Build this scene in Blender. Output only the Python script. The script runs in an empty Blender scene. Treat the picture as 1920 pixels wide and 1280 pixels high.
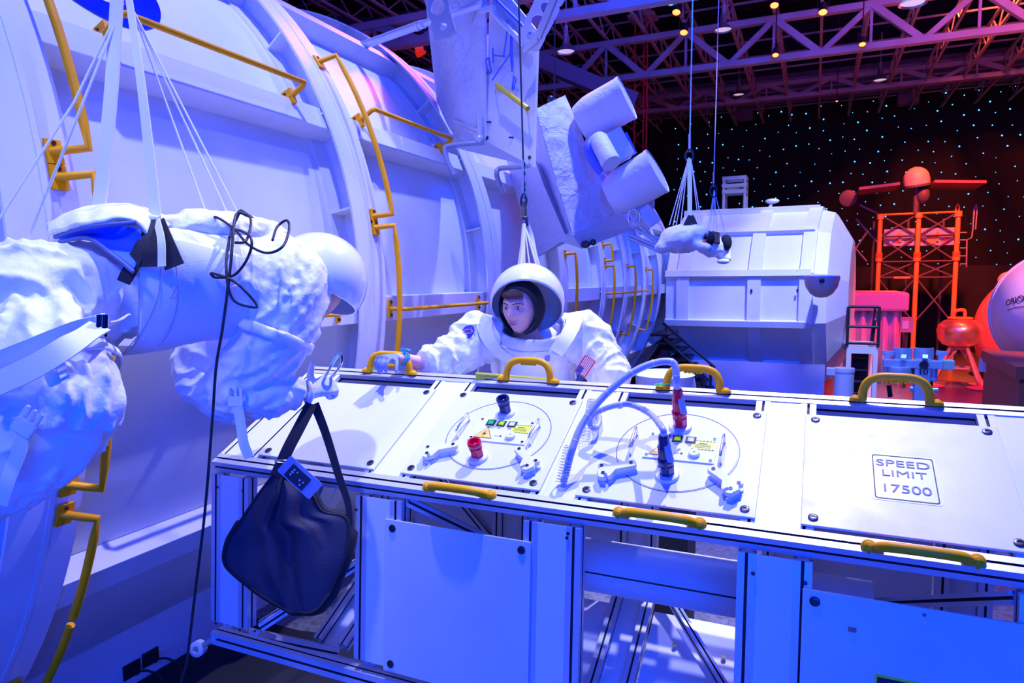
import bpy, bmesh, math, random
from mathutils import Vector, Matrix, noise
random.seed(7)
PI = math.pi
R = math.radians
V = Vector
sc = bpy.context.scene
col = sc.collection

# ---------------------------------------------------------------- camera
HC = 2.4
F0 = 1276.2
_p, _r, _y = R(5.15), R(-0.356), R(23.92)
_F = V((0, math.cos(_p), -math.sin(_p))); _U = V((0, math.sin(_p), math.cos(_p))); _R = V((1, 0, 0))
_R, _U = _R*math.cos(_r) + _U*math.sin(_r), _U*math.cos(_r) - _R*math.sin(_r)
_Z = Matrix.Rotation(_y, 3, 'Z')
CF, CU, CR = _Z@_F, _Z@_U, _Z@_R
CAM = V((0, 0, HC))
cd = bpy.data.cameras.new('camera'); cam = bpy.data.objects.new('camera', cd); col.objects.link(cam)
cd.sensor_width = 36; cd.lens = F0*36/1920; cd.clip_start = 0.05; cd.clip_end = 200
cam.matrix_world = Matrix(((CR.x, CU.x, -CF.x, 0), (CR.y, CU.y, -CF.y, 0), (CR.z, CU.z, -CF.z, HC), (0, 0, 0, 1)))
sc.camera = cam

# ---------------------------------------------------------------- view, world and lamps
sc.view_settings.view_transform = 'Standard'
sc.view_settings.look = 'None'
sc.view_settings.exposure = 0.0
sc.view_settings.gamma = 1.0
sc.view_settings.use_curve_mapping = False
w = bpy.data.worlds.new('world'); sc.world = w; w.use_nodes = True
w.node_tree.nodes['Background'].inputs[0].default_value = (0.0, 0.035, 1.0, 1)
w.node_tree.nodes['Background'].inputs[1].default_value = 0.05

def aim(o, target):
    d = V(target) - o.location
    o.rotation_euler = d.to_track_quat('-Z', 'Y').to_euler()
def spot(name, loc, target, colr, power, radius=0.1, angle=70, blend=0.4):
    l = bpy.data.lights.new(name, 'SPOT'); l.color = colr; l.energy = power; l.shadow_soft_size = radius
    l.spot_size = R(angle); l.spot_blend = blend
    o = bpy.data.objects.new(name, l); col.objects.link(o); o.location = loc; aim(o, target); return o
def area(name, loc, target, colr, power, sx, sy=None):
    l = bpy.data.lights.new(name, 'AREA'); l.color = colr; l.energy = power; l.shape = 'RECTANGLE'
    l.size = sx; l.size_y = sy or sx
    o = bpy.data.objects.new(name, l); col.objects.link(o); o.location = loc; aim(o, target); return o
# stage spots above the mock-ups, with added blue fills for the hall's blue ambience
spot('stage_or_fill_spot', (0.3, 5.1, 8.4), (0.1, 2.9, 1.7), (0.60, 0.58, 1.0), 3350, 0.06, 58, 0.7)
spot('stage_or_fill_spot', (-1.35, 1.6, 8.8), (-2.5, 2.6, 2.4), (0.40, 0.45, 1.0), 2300, 0.08, 48, 0.6)
spot('stage_or_fill_spot', (-1.3, 6.4, 9.2), (-2.6, 6.4, 2.6), (0.40, 0.45, 1.0), 2500, 0.10, 65, 0.6)
spot('stage_or_fill_spot', (1.6, 9.0, 9.2), (-0.6, 12.8, 2.4), (0.50, 0.56, 1.0), 5600, 0.15, 46, 0.5)
spot('stage_or_fill_spot', (1.4, 6.5, 9.0), (1.3, 9.0, 0.8), (0.60, 0.78, 1.0), 1500, 0.10, 34, 0.5)  # added spot that whitens the training rig and the white drum
area('blue_fill_light', (2.5, -3.5, 6.0), (-1.2, 3.0, 1.8), (0.0, 0.05, 1.0), 680, 4.0, 3.0)  # unseen fill behind the camera, added to turn shaded fronts blue
area('blue_fill_light', (-0.5, 5.5, 8.5), (-2.0, 5.0, 0.5), (0.0, 0.05, 1.0), 500, 5.0, 4.0)
area('blue_fill_light', (0.5, 7.5, 7.5), (-1.5, 13.0, 1.5), (0.0, 0.06, 1.0), 650, 3.0, 2.0)
area('blue_fill_light', (0.4, -1.6, 1.5), (-2.7, 2.4, 1.1), (0.0, 0.055, 1.0), 170, 1.6, 1.0)  # low unseen fill behind the camera, added to deepen blue on the lower hull
area('violet_wash_light', (-4.5, 10.0, 8.5), (-3.6, 5.0, 4.0), (1.0, 0.15, 0.7), 200, 2.0, 2.0)
spot('red_stage_light', (5.5, 13.0, 9.0), (3.9, 17.5, 0.0), (1.0, 0.012, 0.006), 9000, 0.2, 60, 0.4)
spot('red_stage_light', (3.0, 15.5, 9.0), (4.0, 21.0, 3.6), (1.0, 0.09, 0.02), 11000, 0.2, 72, 0.5)
spot('pink_capsule_fill', (4.6, 9.4, 6.6), (4.0, 13.2, 1.9), (1.0, 0.34, 0.38), 4200, 0.2, 44, 0.5)  # added spot that lifts the crew capsule to pale pink
spot('stage_or_fill_spot', (-1.4, -1.4, 5.6), (-2.0, 1.5, 2.5), (0.5, 0.55, 1.0), 320, 0.3, 27, 0.7)  # unseen lavender fill from the camera side, added for the face-down trainee
area('red_truss_light', (4.0, 13.0, 6.5), (2.5, 14.5, 12.0), (1.0, 0.10, 0.28), 260, 3.0, 3.0)

# ---------------------------------------------------------------- rays (used to read positions off the view)
def ray(px, py): return CF + CR*((px-960)/F0) - CU*((py-640)/F0)
def P(px, py, d): return CAM + ray(px, py)*d
def onX(px, py, x): r = ray(px, py); return CAM + r*(x/r.x)
def onY(px, py, y): r = ray(px, py); return CAM + r*(y/r.y)
def onZ(px, py, z): r = ray(px, py); return CAM + r*((z-HC)/r.z)
def onplane(px, py, p0, n): r = ray(px, py); return CAM + r*((V(p0)-CAM).dot(n)/r.dot(n))

# ---------------------------------------------------------------- materials
MATS = {}
def mat(name, base=(0.8, 0.8, 0.8), rough=0.5, metal=0.0, bump=0.0, bscale=40, var=0.0, vscale=3, emit=None, estr=1, coat=0, stretch=None, spec=0.5, fabric=False, det=4):
    if name in MATS: return MATS[name]
    m = bpy.data.materials.new(name); m.use_nodes = True; nt = m.node_tree; b = nt.nodes['Principled BSDF']
    b.inputs['Base Color'].default_value = (*base, 1); b.inputs['Roughness'].default_value = rough; b.inputs['Metallic'].default_value = metal
    b.inputs['Specular IOR Level'].default_value = spec
    if coat: b.inputs['Coat Weight'].default_value = coat; b.inputs['Coat Roughness'].default_value = 0.08
    if emit: b.inputs['Emission Color'].default_value = (*emit, 1); b.inputs['Emission Strength'].default_value = estr
    tc = nt.nodes.new('ShaderNodeTexCoord'); src = tc.outputs['Object']
    if stretch:
        mp = nt.nodes.new('ShaderNodeMapping'); mp.inputs['Scale'].default_value = stretch; nt.links.new(src, mp.inputs[0]); src = mp.outputs[0]
    if var:
        n = nt.nodes.new('ShaderNodeTexNoise'); n.inputs['Scale'].default_value = vscale; n.inputs['Detail'].default_value = 6
        nt.links.new(src, n.inputs['Vector'])
        r = nt.nodes.new('ShaderNodeMapRange'); r.inputs[1].default_value = 0.3; r.inputs[2].default_value = 0.7
        r.inputs[3].default_value = 1-var; r.inputs[4].default_value = 1+var*0.3
        nt.links.new(n.outputs[0], r.inputs[0])
        mx = nt.nodes.new('ShaderNodeMix'); mx.data_type = 'RGBA'; mx.blend_type = 'MULTIPLY'; mx.inputs[0].default_value = 1
        mx.inputs[6].default_value = (*base, 1); nt.links.new(r.outputs[0], mx.inputs[7]); nt.links.new(mx.outputs[2], b.inputs['Base Color'])
        r2 = nt.nodes.new('ShaderNodeMapRange'); r2.inputs[1].default_value = 0.3; r2.inputs[2].default_value = 0.7
        r2.inputs[3].default_value = min(1, rough+0.12); r2.inputs[4].default_value = max(0, rough-0.06)
        nt.links.new(n.outputs[0], r2.inputs[0]); nt.links.new(r2.outputs[0], b.inputs['Roughness'])
    if bump:
        n = nt.nodes.new('ShaderNodeTexNoise'); n.inputs['Scale'].default_value = bscale; n.inputs['Detail'].default_value = det
        nt.links.new(src, n.inputs['Vector'])
        h = n.outputs[0]
        if fabric:
            wv = nt.nodes.new('ShaderNodeTexNoise'); wv.inputs['Scale'].default_value = 6; wv.inputs['Detail'].default_value = 3; wv.inputs['Distortion'].default_value = 1.6
            nt.links.new(src, wv.inputs['Vector'])
            ma = nt.nodes.new('ShaderNodeMath'); ma.operation = 'MULTIPLY_ADD'; ma.inputs[1].default_value = 5.0
            nt.links.new(wv.outputs[0], ma.inputs[0]); nt.links.new(h, ma.inputs[2]); h = ma.outputs[0]
        bp = nt.nodes.new('ShaderNodeBump'); bp.inputs['Strength'].default_value = bump; bp.inputs['Distance'].default_value = 0.01
        nt.links.new(h, bp.inputs['Height']); nt.links.new(bp.outputs[0], b.inputs['Normal'])
    MATS[name] = m; return m
m_white = mat('white_module_paint', (0.80, 0.80, 0.80), 0.38, bump=0.05, bscale=14, var=0.10, vscale=2.2)
m_flange = mat('white_rib_paint', (0.76, 0.76, 0.76), 0.34, bump=0.04, bscale=30, var=0.08, vscale=4)
m_yellow = mat('yellow_handrail_paint', (1.0, 0.40, 0.002), 0.42, var=0.10, vscale=9, spec=0.2)
m_grip = mat('yellow_handle_plastic', (1.0, 0.43, 0.003), 0.42, bump=0.04, bscale=60, spec=0.2)
m_alu = mat('brushed_aluminium', (0.66, 0.66, 0.68), 0.40, 0.40, bump=0.03, bscale=90, stretch=(1, 12, 12))
m_slot = mat('slot_shadow_black', (0.02, 0.02, 0.022), 0.7)
m_plate = mat('white_frame_plate', (0.80, 0.80, 0.80), 0.33, bump=0.02, bscale=40, var=0.05)
m_panel = mat('white_access_panel', (0.74, 0.74, 0.75), 0.40, 0.0, bump=0.03, bscale=120, var=0.06, vscale=5)
m_bolt = mat('dark_bolt_steel', (0.05, 0.05, 0.055), 0.35, 0.6)
m_chrome = mat('polished_chrome', (0.85, 0.85, 0.86), 0.12, 1.0)
m_black = mat('black_rubber', (0.012, 0.012, 0.014), 0.55, bump=0.05)
m_blackfab = mat('black_webbing', (0.010, 0.010, 0.013), 0.85, bump=0.2, bscale=300)
m_suit = mat('white_suit_fabric', (0.80, 0.80, 0.80), 0.62, bump=0.20, bscale=60, fabric=True, var=0.06, vscale=8)
m_web = mat('white_webbing', (0.74, 0.74, 0.74), 0.6, bump=0.10, bscale=260)
m_helmet = mat('white_helmet_shell', (0.82, 0.82, 0.82), 0.22, bump=0.03, bscale=16, coat=0.5, var=0.06, vscale=6)
m_dark = mat('dark_steel', (0.03, 0.03, 0.035), 0.6, 0.3)
m_green = mat('green_band', (0.02, 0.75, 0.12), 0.4)

# ---------------------------------------------------------------- mesh helpers
def frame(z, up=None):
    z = V(z).normalized(); up = V(up) if up is not None else (V((0, 0, 1)) if abs(z.z) < 0.95 else V((0, 1, 0)))
    x = up.cross(z)
    if x.length < 1e-6: x = V((1, 0, 0)).cross(z)
    x.normalize(); return x, z.cross(x), z
class MB:
    def __init__(s): s.v = []; s.f = []; s.m = []; s.cm = 0
    def add(s, vs, fs):
        o = len(s.v); s.v += [V(v) for v in vs]
        for f in fs: s.f.append([i+o for i in f]); s.m.append(s.cm)
        return s
    def obox(s, c, ax, ay, az):
        c, ax, ay, az = V(c), V(ax), V(ay), V(az)
        vs = [c+ax*i+ay*j+az*k for k in (-1, 1) for j in (-1, 1) for i in (-1, 1)]
        fs = [(0, 2, 3, 1), (4, 5, 7, 6), (0, 1, 5, 4), (2, 6, 7, 3), (0, 4, 6, 2), (1, 3, 7, 5)]
        if ax.cross(ay).dot(az) < 0: fs = [f[::-1] for f in fs]
        return s.add(vs, fs)
    def box(s, x0, x1, y0, y1, z0, z1):
        return s.obox(((x0+x1)/2, (y0+y1)/2, (z0+z1)/2), ((x1-x0)/2, 0, 0), (0, (y1-y0)/2, 0), (0, 0, (z1-z0)/2))
    def bar(s, p0, p1, w, h, up=None):
        p0, p1 = V(p0), V(p1); x, y, z = frame(p1-p0, up)
        return s.obox((p0+p1)/2, x*(w/2), y*(h/2), (p1-p0)/2)
    def cyl(s, p0, p1, r0, r1=None, n=16, caps=True):
        return s.tube([p0, p1], [r0, r0 if r1 is None else r1], n, caps)
    def tube(s, pts, r, n=10, caps=True, up=None, closed=False, flat=1.0, ref=None):
        pts = [V(p) for p in pts]; k = len(pts)
        rs = r if isinstance(r, (list, tuple)) else [r]*k
        vs = []; x = None
        for i, p in enumerate(pts):
            if closed: d = pts[(i+1) % k]-pts[i-1]
            else: d = pts[min(i+1, k-1)]-pts[max(i-1, 0)]
            if d.length < 1e-9: d = V((0, 0, 1))
            d.normalize()
            if x is None: x, y, _ = frame(d, up)
            else:
                x = x-d*x.dot(d)
                if x.length < 1e-6: x, y, _ = frame(d, up)
                x.normalize(); y = d.cross(x)
            for j in range(n):
                a = 2*PI*j/n
                vs.append(p+x*(math.cos(a)*rs[i])+y*(math.sin(a)*rs[i]*flat))
        fs = []
        for i in range(k if closed else k-1):
            i2 = (i+1) % k
            for j in range(n):
                fs.append((i*n+j, i*n+(j+1) % n, i2*n+(j+1) % n, i2*n+j))
        if caps and not closed:
            fs.append(tuple(range(n))[::-1]); fs.append(tuple((k-1)*n+j for j in range(n)))
        return s.add(vs, fs)
    def lathe(s, prof, c, axis, n=32, up=None, a0=0, a1=2*PI):
        x, y, z = frame(axis, up); c = V(c); full = abs(a1-a0-2*PI) < 1e-6; m = n if full else n+1
        vs = []
        for r, h in prof:
            for j in range(m):
                a = a0+(a1-a0)*j/n
                vs.append(c+z*h+x*(math.cos(a)*r)+y*(math.sin(a)*r))
        fs = []
        for i in range(len(prof)-1):
            for j in range(n):
                j2 = (j+1) % m
                fs.append((i*m+j, i*m+j2, (i+1)*m+j2, (i+1)*m+j))
        return s.add(vs, fs)
    def prism(s, poly, o, ex, ey, ez):
        o, ex, ey, ez = V(o), V(ex), V(ey), V(ez); n = len(poly)
        A = [o+ex*a+ey*b for a, b in poly]; B = [p+ez for p in A]
        area2 = sum(poly[i][0]*poly[(i+1) % n][1]-poly[(i+1) % n][0]*poly[i][1] for i in range(n))
        fl = (area2 > 0) == (ex.cross(ey).dot(ez) > 0)
        bot = tuple(range(n)); topf = tuple(n+i for i in range(n)); sd = [(i, (i+1) % n, n+(i+1) % n, n+i) for i in range(n)]
        if fl: fs = [bot[::-1], topf]+sd
        else: fs = [bot, topf[::-1]]+[f[::-1] for f in sd]
        return s.add(A+B, fs)
    def sph(s, c, r, sc_=(1, 1, 1), n=16, M=None):
        vs = []; fs = []; c = V(c); h = n//2
        for i in range(h+1):
            t = PI*i/h
            for j in range(n):
                a = 2*PI*j/n; p = V((math.sin(t)*math.cos(a)*sc_[0], math.sin(t)*math.sin(a)*sc_[1], math.cos(t)*sc_[2]))*r
                if M is not None: p = M@p
                vs.append(c+p)
        for i in range(h):
            for j in range(n):
                fs.append((i*n+j, (i+1)*n+j, (i+1)*n+(j+1) % n, i*n+(j+1) % n))
        return s.add(vs, fs)
    def grid(s, fn, nu, nv, closeu=False):
        vs = [fn(i/nu, j/nv) for j in range(nv+1) for i in range(nu+(0 if closeu else 1))]; m = nu+(0 if closeu else 1); fs = []
        for j in range(nv):
            for i in range(nu):
                fs.append((j*m+i, j*m+(i+1) % m, (j+1)*m+(i+1) % m, (j+1)*m+i))
        return s.add(vs, fs)
    def build(s, name, mats, parent=None, smooth=35, bevel=0, weld=False):
        if not isinstance(mats, (list, tuple)): mats = [mats]
        me = bpy.data.meshes.new(name)
        if parent is not None: org = ORG.get(parent.name, V((0, 0, 0)))
        else:
            xs = [v.x for v in s.v]; ys = [v.y for v in s.v]; zs = [v.z for v in s.v]
            org = V(((min(xs)+max(xs))/2, (min(ys)+max(ys))/2, min(zs)))
        me.from_pydata([v-org for v in s.v], [], s.f); me.update()
        for m in mats: me.materials.append(m)
        for i, p in enumerate(me.polygons): p.material_index = min(s.m[i], len(mats)-1); p.use_smooth = bool(smooth)
        if weld:
            b = bmesh.new(); b.from_mesh(me); bmesh.ops.remove_doubles(b, verts=b.verts, dist=1e-5); b.to_mesh(me); b.free()
        if smooth: me.set_sharp_from_angle(angle=R(smooth))
        o = bpy.data.objects.new(name, me); col.objects.link(o)
        if parent is not None: o.parent = parent
        else: o.location = org
        ORG[o.name] = org
        if bevel:
            bm_ = o.modifiers.new('bevel', 'BEVEL'); bm_.width = bevel; bm_.segments = 2; bm_.limit_method = 'ANGLE'; bm_.angle_limit = R(40)
        return o
ORG = {}
def tag(o, label=None, cat=None, group=None, kind=None):
    if label: o['label'] = label
    if cat: o['category'] = cat
    if group: o['group'] = group
    if kind: o['kind'] = kind
    return o
def thing(name, loc, label, cat, group=None):
    o = bpy.data.objects.new(name, None); col.objects.link(o); o.location = V(loc); o.empty_display_size = 0.1
    ORG[o.name] = V(loc); tag(o, label, cat, group); return o
def struct(o): o['kind'] = 'structure'; return o
def solidify(o, t, off=0):
    m = o.modifiers.new('thickness', 'SOLIDIFY'); m.thickness = t; m.offset = off; return o
def subsurf(o, n=1):
    m = o.modifiers.new('subdivision', 'SUBSURF'); m.levels = n; m.render_levels = n; return o
def bez(ps, n=24):
    """smooth curve through the points (Catmull-Rom)"""
    ps = [V(p) for p in ps]; out = []
    q = [ps[0]*2-ps[1]]+ps+[ps[-1]*2-ps[-2]]
    seg = len(ps)-1; per = max(2, n//seg)
    for i in range(seg):
        a, b, c, d = q[i:i+4]
        for k in range(per):
            t = k/per
            out.append(0.5*((2*b)+(c-a)*t+(2*a-5*b+4*c-d)*t*t+(3*b-a-3*c+d)*t**3))
    out.append(ps[-1]); return out
def text_mesh(name, body, o, ex, ey, size, material, parent, depth=0.0006, align='CENTER', stretch=1.0, spacing=1.0):
    c = bpy.data.curves.new(name, 'FONT'); c.body = body; c.size = size; c.align_x = align; c.align_y = 'CENTER'; c.extrude = depth; c.space_character = spacing
    t = bpy.data.objects.new(name, c); col.objects.link(t)
    dg = bpy.context.evaluated_depsgraph_get(); me = bpy.data.meshes.new_from_object(t.evaluated_get(dg))
    bpy.data.objects.remove(t)
    ex, ey = V(ex).normalized(), V(ey).normalized(); ez = ex.cross(ey); org = ORG.get(parent.name, V((0, 0, 0)))
    for v in me.vertices:
        p = v.co.copy(); v.co = V(o)+ex*(p.x*stretch)+ey*p.y+ez*p.z-org
    me.materials.clear(); me.materials.append(material)
    ob = bpy.data.objects.new(name, me); col.objects.link(ob); ob.parent = parent; ORG[ob.name] = org; return ob

# ================================================================ THE HALL
XL, XR, YB, ZC = -16.0, 24.0, 27.0, 11.5
def floor_mat():
    m = bpy.data.materials.new('sealed_concrete_floor'); m.use_nodes = True; nt = m.node_tree; b = nt.nodes['Principled BSDF']
    tc = nt.nodes.new('ShaderNodeTexCoord'); n = nt.nodes.new('ShaderNodeTexNoise'); n.inputs['Scale'].default_value = 28; n.inputs['Detail'].default_value = 8
    nt.links.new(tc.outputs['Object'], n.inputs['Vector'])
    r = nt.nodes.new('ShaderNodeValToRGB'); r.color_ramp.elements[0].position = 0.35; r.color_ramp.elements[0].color = (0.10, 0.10, 0.11, 1)
    r.color_ramp.elements[1].position = 0.6; r.color_ramp.elements[1].color = (0.21, 0.21, 0.22, 1)
    nt.links.new(n.outputs[0], r.inputs[0]); nt.links.new(r.outputs[0], b.inputs['Base Color']); b.inputs['Roughness'].default_value = 0.32
    return m
struct(MB().box(XL, XR, -6, YB+0.3, -0.2, 0.0).build('floor', floor_mat(), smooth=0))
m_roof = mat('dark_corrugated_roof', (0.018, 0.016, 0.020), 0.7, bump=0.2, bscale=6)
m_steel = mat('painted_roof_steel', (0.34, 0.32, 0.34), 0.55, var=0.2, vscale=2)
m_curtain = mat('black_backdrop', (0.0015, 0.0015, 0.002), 0.9, bump=0.2, bscale=3)
m_wall = mat('dark_hall_wall', (0.018, 0.016, 0.018), 0.8, var=0.5, vscale=0.8)
mb = MB()
mb.box(XL, XR, -6, YB+0.3, ZC, ZC+0.1)
for i in range(34):
    y = -5+i*0.97; mb.box(XL, XR, y, y+0.12, ZC-0.05, ZC)
struct(mb.build('ceiling', m_roof, smooth=0))
struct(MB().box(XL, XR, YB, YB+0.3, 0, ZC).build('wall_back', m_wall, smooth=0))
struct(MB().box(XL-0.3, XL, 6, YB, 0, ZC).build('wall_left', m_wall, smooth=0))
struct(MB().box(XR, XR+0.3, 6, YB, 0, ZC).build('wall_right', m_wall, smooth=0))
# fascia girder across the head of the back wall
zt = onY(1600, 150, YB-1.2).z
mb = MB(); mb.box(XL, XR, YB-1.25, YB-1.1, zt-0.3, zt+0.45)
for x in (onY(1395, 195, YB-1.3).x, onY(1703, 160, YB-1.3).x, onY(1100, 190, YB-1.3).x): mb.box(x-0.3, x+0.3, YB-1.55, YB-1.2, zt-1.0, zt+0.3)
mb.box(XL, XR, YB-1.6, YB-1.45, zt-0.62, zt-0.52)
struct(mb.build('trim_1', mat('grey_girder_paint', (0.16, 0.15, 0.17), 0.6, var=0.3), smooth=0))

# star curtain
YS = YB-0.6
z_top = onY(1600, 187, YS).z; z_bot = onY(1700, 505, YS).z
bd = thing('star_backdrop', (6, YS, 0), 'black backdrop dotted with small blue star lights across the back wall', 'backdrop')
MB().grid(lambda u, v: V((-6+u*26, YS+0.06*math.sin(u*160)+0.02*math.sin(u*57), z_bot+v*(z_top-z_bot))), 400, 4).build('curtain', m_curtain, bd)
MB().tube([(-6, YS-0.08, z_top), (20, YS-0.08, z_top)], 0.03).build('curtain_rod', m_steel, bd)
m_star = mat('star_light', (0, 0, 0), 0.5, emit=(0.06, 0.36, 1.0), estr=4)
rnd = random.Random(3); pts = []
for _ in range(9000):
    x = rnd.uniform(-5, 9.5); z = rnd.uniform(z_bot, z_top-0.1)
    if all((x-a)**2+(z-c)**2 > 0.13 for a, c in pts): pts.append((x, z))
    if len(pts) > 440: break
mb = MB()
for x, z in pts: mb.sph((x, YS-0.10, z), rnd.choice((0.013, 0.016, 0.02, 0.026)), n=6)
tag(mb.build('star_light', m_star, bd, smooth=0), kind='stuff')
# low black masking wall beneath it
MB().box(-6, 20, YS-0.5, YS-0.4, 0, z_bot+0.1).build('masking_wall', m_wall, None, 0)
tag(bpy.data.objects['masking_wall'], 'low dark masking wall below the star backdrop', 'wall', kind='structure')
bpy.data.objects['masking_wall'].name = 'wall_masking'

# ---------------- roof trusses: steel lattice girders running across the hall
def truss(name, y, z1, z0, x0, x1, bay, off):
    mb = MB()
    mb.box(x0, x1, y-0.09, y+0.09, z0-0.06, z0+0.06)
    mb.box(x0, x1, y-0.08, y+0.08, z1-0.06, z1+0.06)
    x = x0+off; k = 0
    while x+bay < x1:
        mb.bar((x, y, z0), (x+bay/2, y, z1), 0.10, 0.10); mb.bar((x+bay/2, y, z1), (x+bay, y, z0), 0.13, 0.13)
        mb.bar((x+bay/2, y, z1), (x+bay/2, y, z0), 0.05, 0.05)
        x += bay; k += 1
    return struct(mb.build(name, m_steel, smooth=0))
YT = 15.5
z0a = onY(1280, 133, YT).z; z1a = onY(1280, 62, YT).z
xk = onY(1452, 35, YT).x; bayw = onY(1635, 15, YT).x-xk
n_ = int((xk-(-14))/bayw)+1
truss('trim_2', YT, z1a, z0a, xk-n_*bayw-bayw/2, 23, bayw, 0)
YT2 = 10.0
truss('trim_3', YT2, onY(1280, -60, YT2).z, onY(1000, 40, YT2).z-0.0, -12, 20, bayw, 0.6)
truss('trim_4', 22.5, z1a+0.5, z0a+0.9, -14, 23, bayw, 0.9)
# lengthwise lattice purlins, running away from the viewer
mb = MB()
for k in range(-9, 14):
    x = xk+k*bayw/2-bayw/2
    for dz in (0, -0.42):
        mb.bar((x, 6, z1a+0.55+dz), (x, YB-1, z1a+0.55+dz), 0.06, 0.05)
    y = 6.0; s_ = 0
    while y < YB-1.6:
        mb.bar((x, y, z1a+0.55-(0.42 if s_ else 0)), (x, y+0.55, z1a+0.55-(0 if s_ else 0.42)), 0.03, 0.03); y += 0.55; s_ ^= 1
struct(mb.build('trim_5', m_steel, smooth=0))
mb = MB()
for y in [7+1.3*i for i in range(15)]: mb.box(XL, XR, y-0.02, y+0.02, z1a+0.62, z1a+0.66)
struct(mb.build('trim_6', m_steel, smooth=0))
# big grey duct/girder behind the white box at the upper left
a, b = onY(560, 14, 13), onY(905, 60, 13)
mb = MB(); mb.bar(a+V((-2, 0, 0)), b, 0.5, 0.25); mb.bar(onY(1000, 110, 13), onY(1190, 190, 14), 0.22, 0.3); struct(mb.build('trim_7', mat('violet_grey_girder', (0.12, 0.10, 0.14), 0.6), smooth=0))

# ---------------- hanging lamps
m_lampcase = mat('spun_aluminium_lamp', (0.5, 0.48, 0.5), 0.3, 0.8)
m_bulb_w = mat('lamp_glow_white', (0.9, 0.9, 0.9), 0.4, emit=(0.9, 0.75, 1.0), estr=0.55)
m_bulb_r = mat('lamp_glow_red', (0.9, 0.1, 0.05), 0.4, emit=(1.0, 0.10, 0.02), estr=9)
m_bulb_c = mat('lamp_glow_cyan', (0.1, 0.7, 0.9), 0.4, emit=(0.15, 0.85, 1.0), estr=6)
def highbay(px, py, y, label, s=1.0):
    s *= 0.75
    c = onY(px, py, y); t = thing('high_bay_lamp', c, label, 'ceiling lamp', 'high bay lamps under the roof')
    MB().lathe([(0.0, 0.42*s), (0.07*s, 0.42*s), (0.085*s, 0.2*s), (0.10*s, 0.16*s), (0.2*s, 0.05*s), (0.235*s, 0.0), (0.225*s, 0.0), (0.19*s, 0.05*s), (0.08*s, 0.14*s)], c, (0, 0, 1), 28).build('lamp_shade', m_lampcase, t)
    MB().lathe([(0.0, 0.035*s), (0.15*s, 0.04*s), (0.2*s, 0.03*s)], c, (0, 0, 1), 24).build('diffuser', m_bulb_w, t)
    MB().cyl(c+V((0, 0, 0.4*s)), V((c.x, c.y, c.z+1.3)), 0.015, n=6).build('drop_rod', m_steel, t)
    MB().cyl(c+V((0, 0, 0.40*s)), c+V((0, 0, 0.62*s)), 0.05*s, n=10).build('ballast', m_steel, t)
highbay(1061, 98, 12.0, 'high bay lamp right of the hanging white box, below the roof truss')
highbay(1356, 57, 14.2, 'high bay lamp between the two thin hanging cables')
highbay(1711, 8, 12.0, 'high bay lamp cut by the top edge of the view, largest one', 1.1)
highbay(1385, 178, 22, 'high bay lamp low before the grey girder, left of the two lowest', 1.0)
highbay(1650, 151, 22, 'high bay lamp low before the grey girder, right of the two lowest', 1.1)
def parcan(px, py, y, bulb, label, s=1.0, d=(0.0, -0.5, -0.85), grp='small stage spots on the roof truss'):
    c = onY(px, py, y); d = V(d).normalized(); t = thing('stage_lamp', c, label, 'stage lamp', grp)
    MB().lathe([(0.0, -0.22*s), (0.07*s, -0.22*s), (0.085*s, 0.0), (0.08*s, 0.0), (0.06*s, -0.2*s)], c, d, 20).build('lamp_housing', m_dark, t)
    MB().lathe([(0.0, -0.012*s), (0.075*s, -0.02*s)], c, d, 20).build('lens', bulb, t)
    MB().tube([c-d*0.12*s+V((0.1*s, 0, 0)), c-d*0.12*s+V((0.1*s, 0, 0.2*s)), c-d*0.12*s+V((-0.1*s, 0, 0.2*s)), c-d*0.12*s+V((-0.1*s, 0, 0))], 0.01*s, 6).build('yoke', m_dark, t)
    MB().cyl(c-d*0.12*s+V((0, 0, 0.19*s)), V((c.x, c.y-d.y*0.0, ZC)), 0.012, n=6).build('hanger_rod', m_dark, t)
parcan(1543, 24, 14.6, m_bulb_r, 'red glowing stage lamp on the upper truss chord, second red one from the right')
parcan(1452, 11, 14.6, m_bulb_r, 'small glowing lamp at the truss joint beside the top edge, right of the cyan one')
parcan(1282, 62, 14.6, m_bulb_r, 'red glowing stage lamp just below the cyan lamp')
parcan(1268, 24, 14.2, m_bulb_r, 'bright orange glowing stage lamp against the cyan lamp')
parcan(1257, 5, 14.0, m_bulb_c, 'cyan glowing stage lamp at the top edge of the view')
parcan(1454, 104, 15.2, m_bulb_r, 'orange glowing stage lamp sitting on the lower truss chord, left one', 0.8)
parcan(1617, 84, 15.2, m_bulb_r, 'orange glowing stage lamp sitting on the lower truss chord, right one', 0.8)
parcan(1569, 190, 21, m_bulb_r, 'tiny orange lamp at the top edge of the star backdrop', 0.35)
cl = onY(783, 92, 12.0); t = thing('stage_lamp', cl, 'red horn-shaped lamp behind the left side of the hanging white box', 'stage lamp')
MB().lathe([(0, -0.16), (0.1, -0.14), (0.16, 0.0), (0.15, 0.02), (0.0, 0.06)], cl, (-1, -0.3, 0), 20).build('lamp_housing', mat('red_lamp_shell', (0.8, 0.03, 0.01), 0.4, emit=(1, 0.03, 0.0), estr=0.5), t)
MB().cyl(cl+V((0.15, 0, 0)), cl+V((0.35, 0, 0.02)), 0.05, n=12).build('lamp_base', m_dark, t)
MB().cyl(cl+V((0.35, 0, -1.5)), V((cl.x+.35, cl.y, ZC)), 0.025, n=8).build('pole', m_dark, t)

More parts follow.
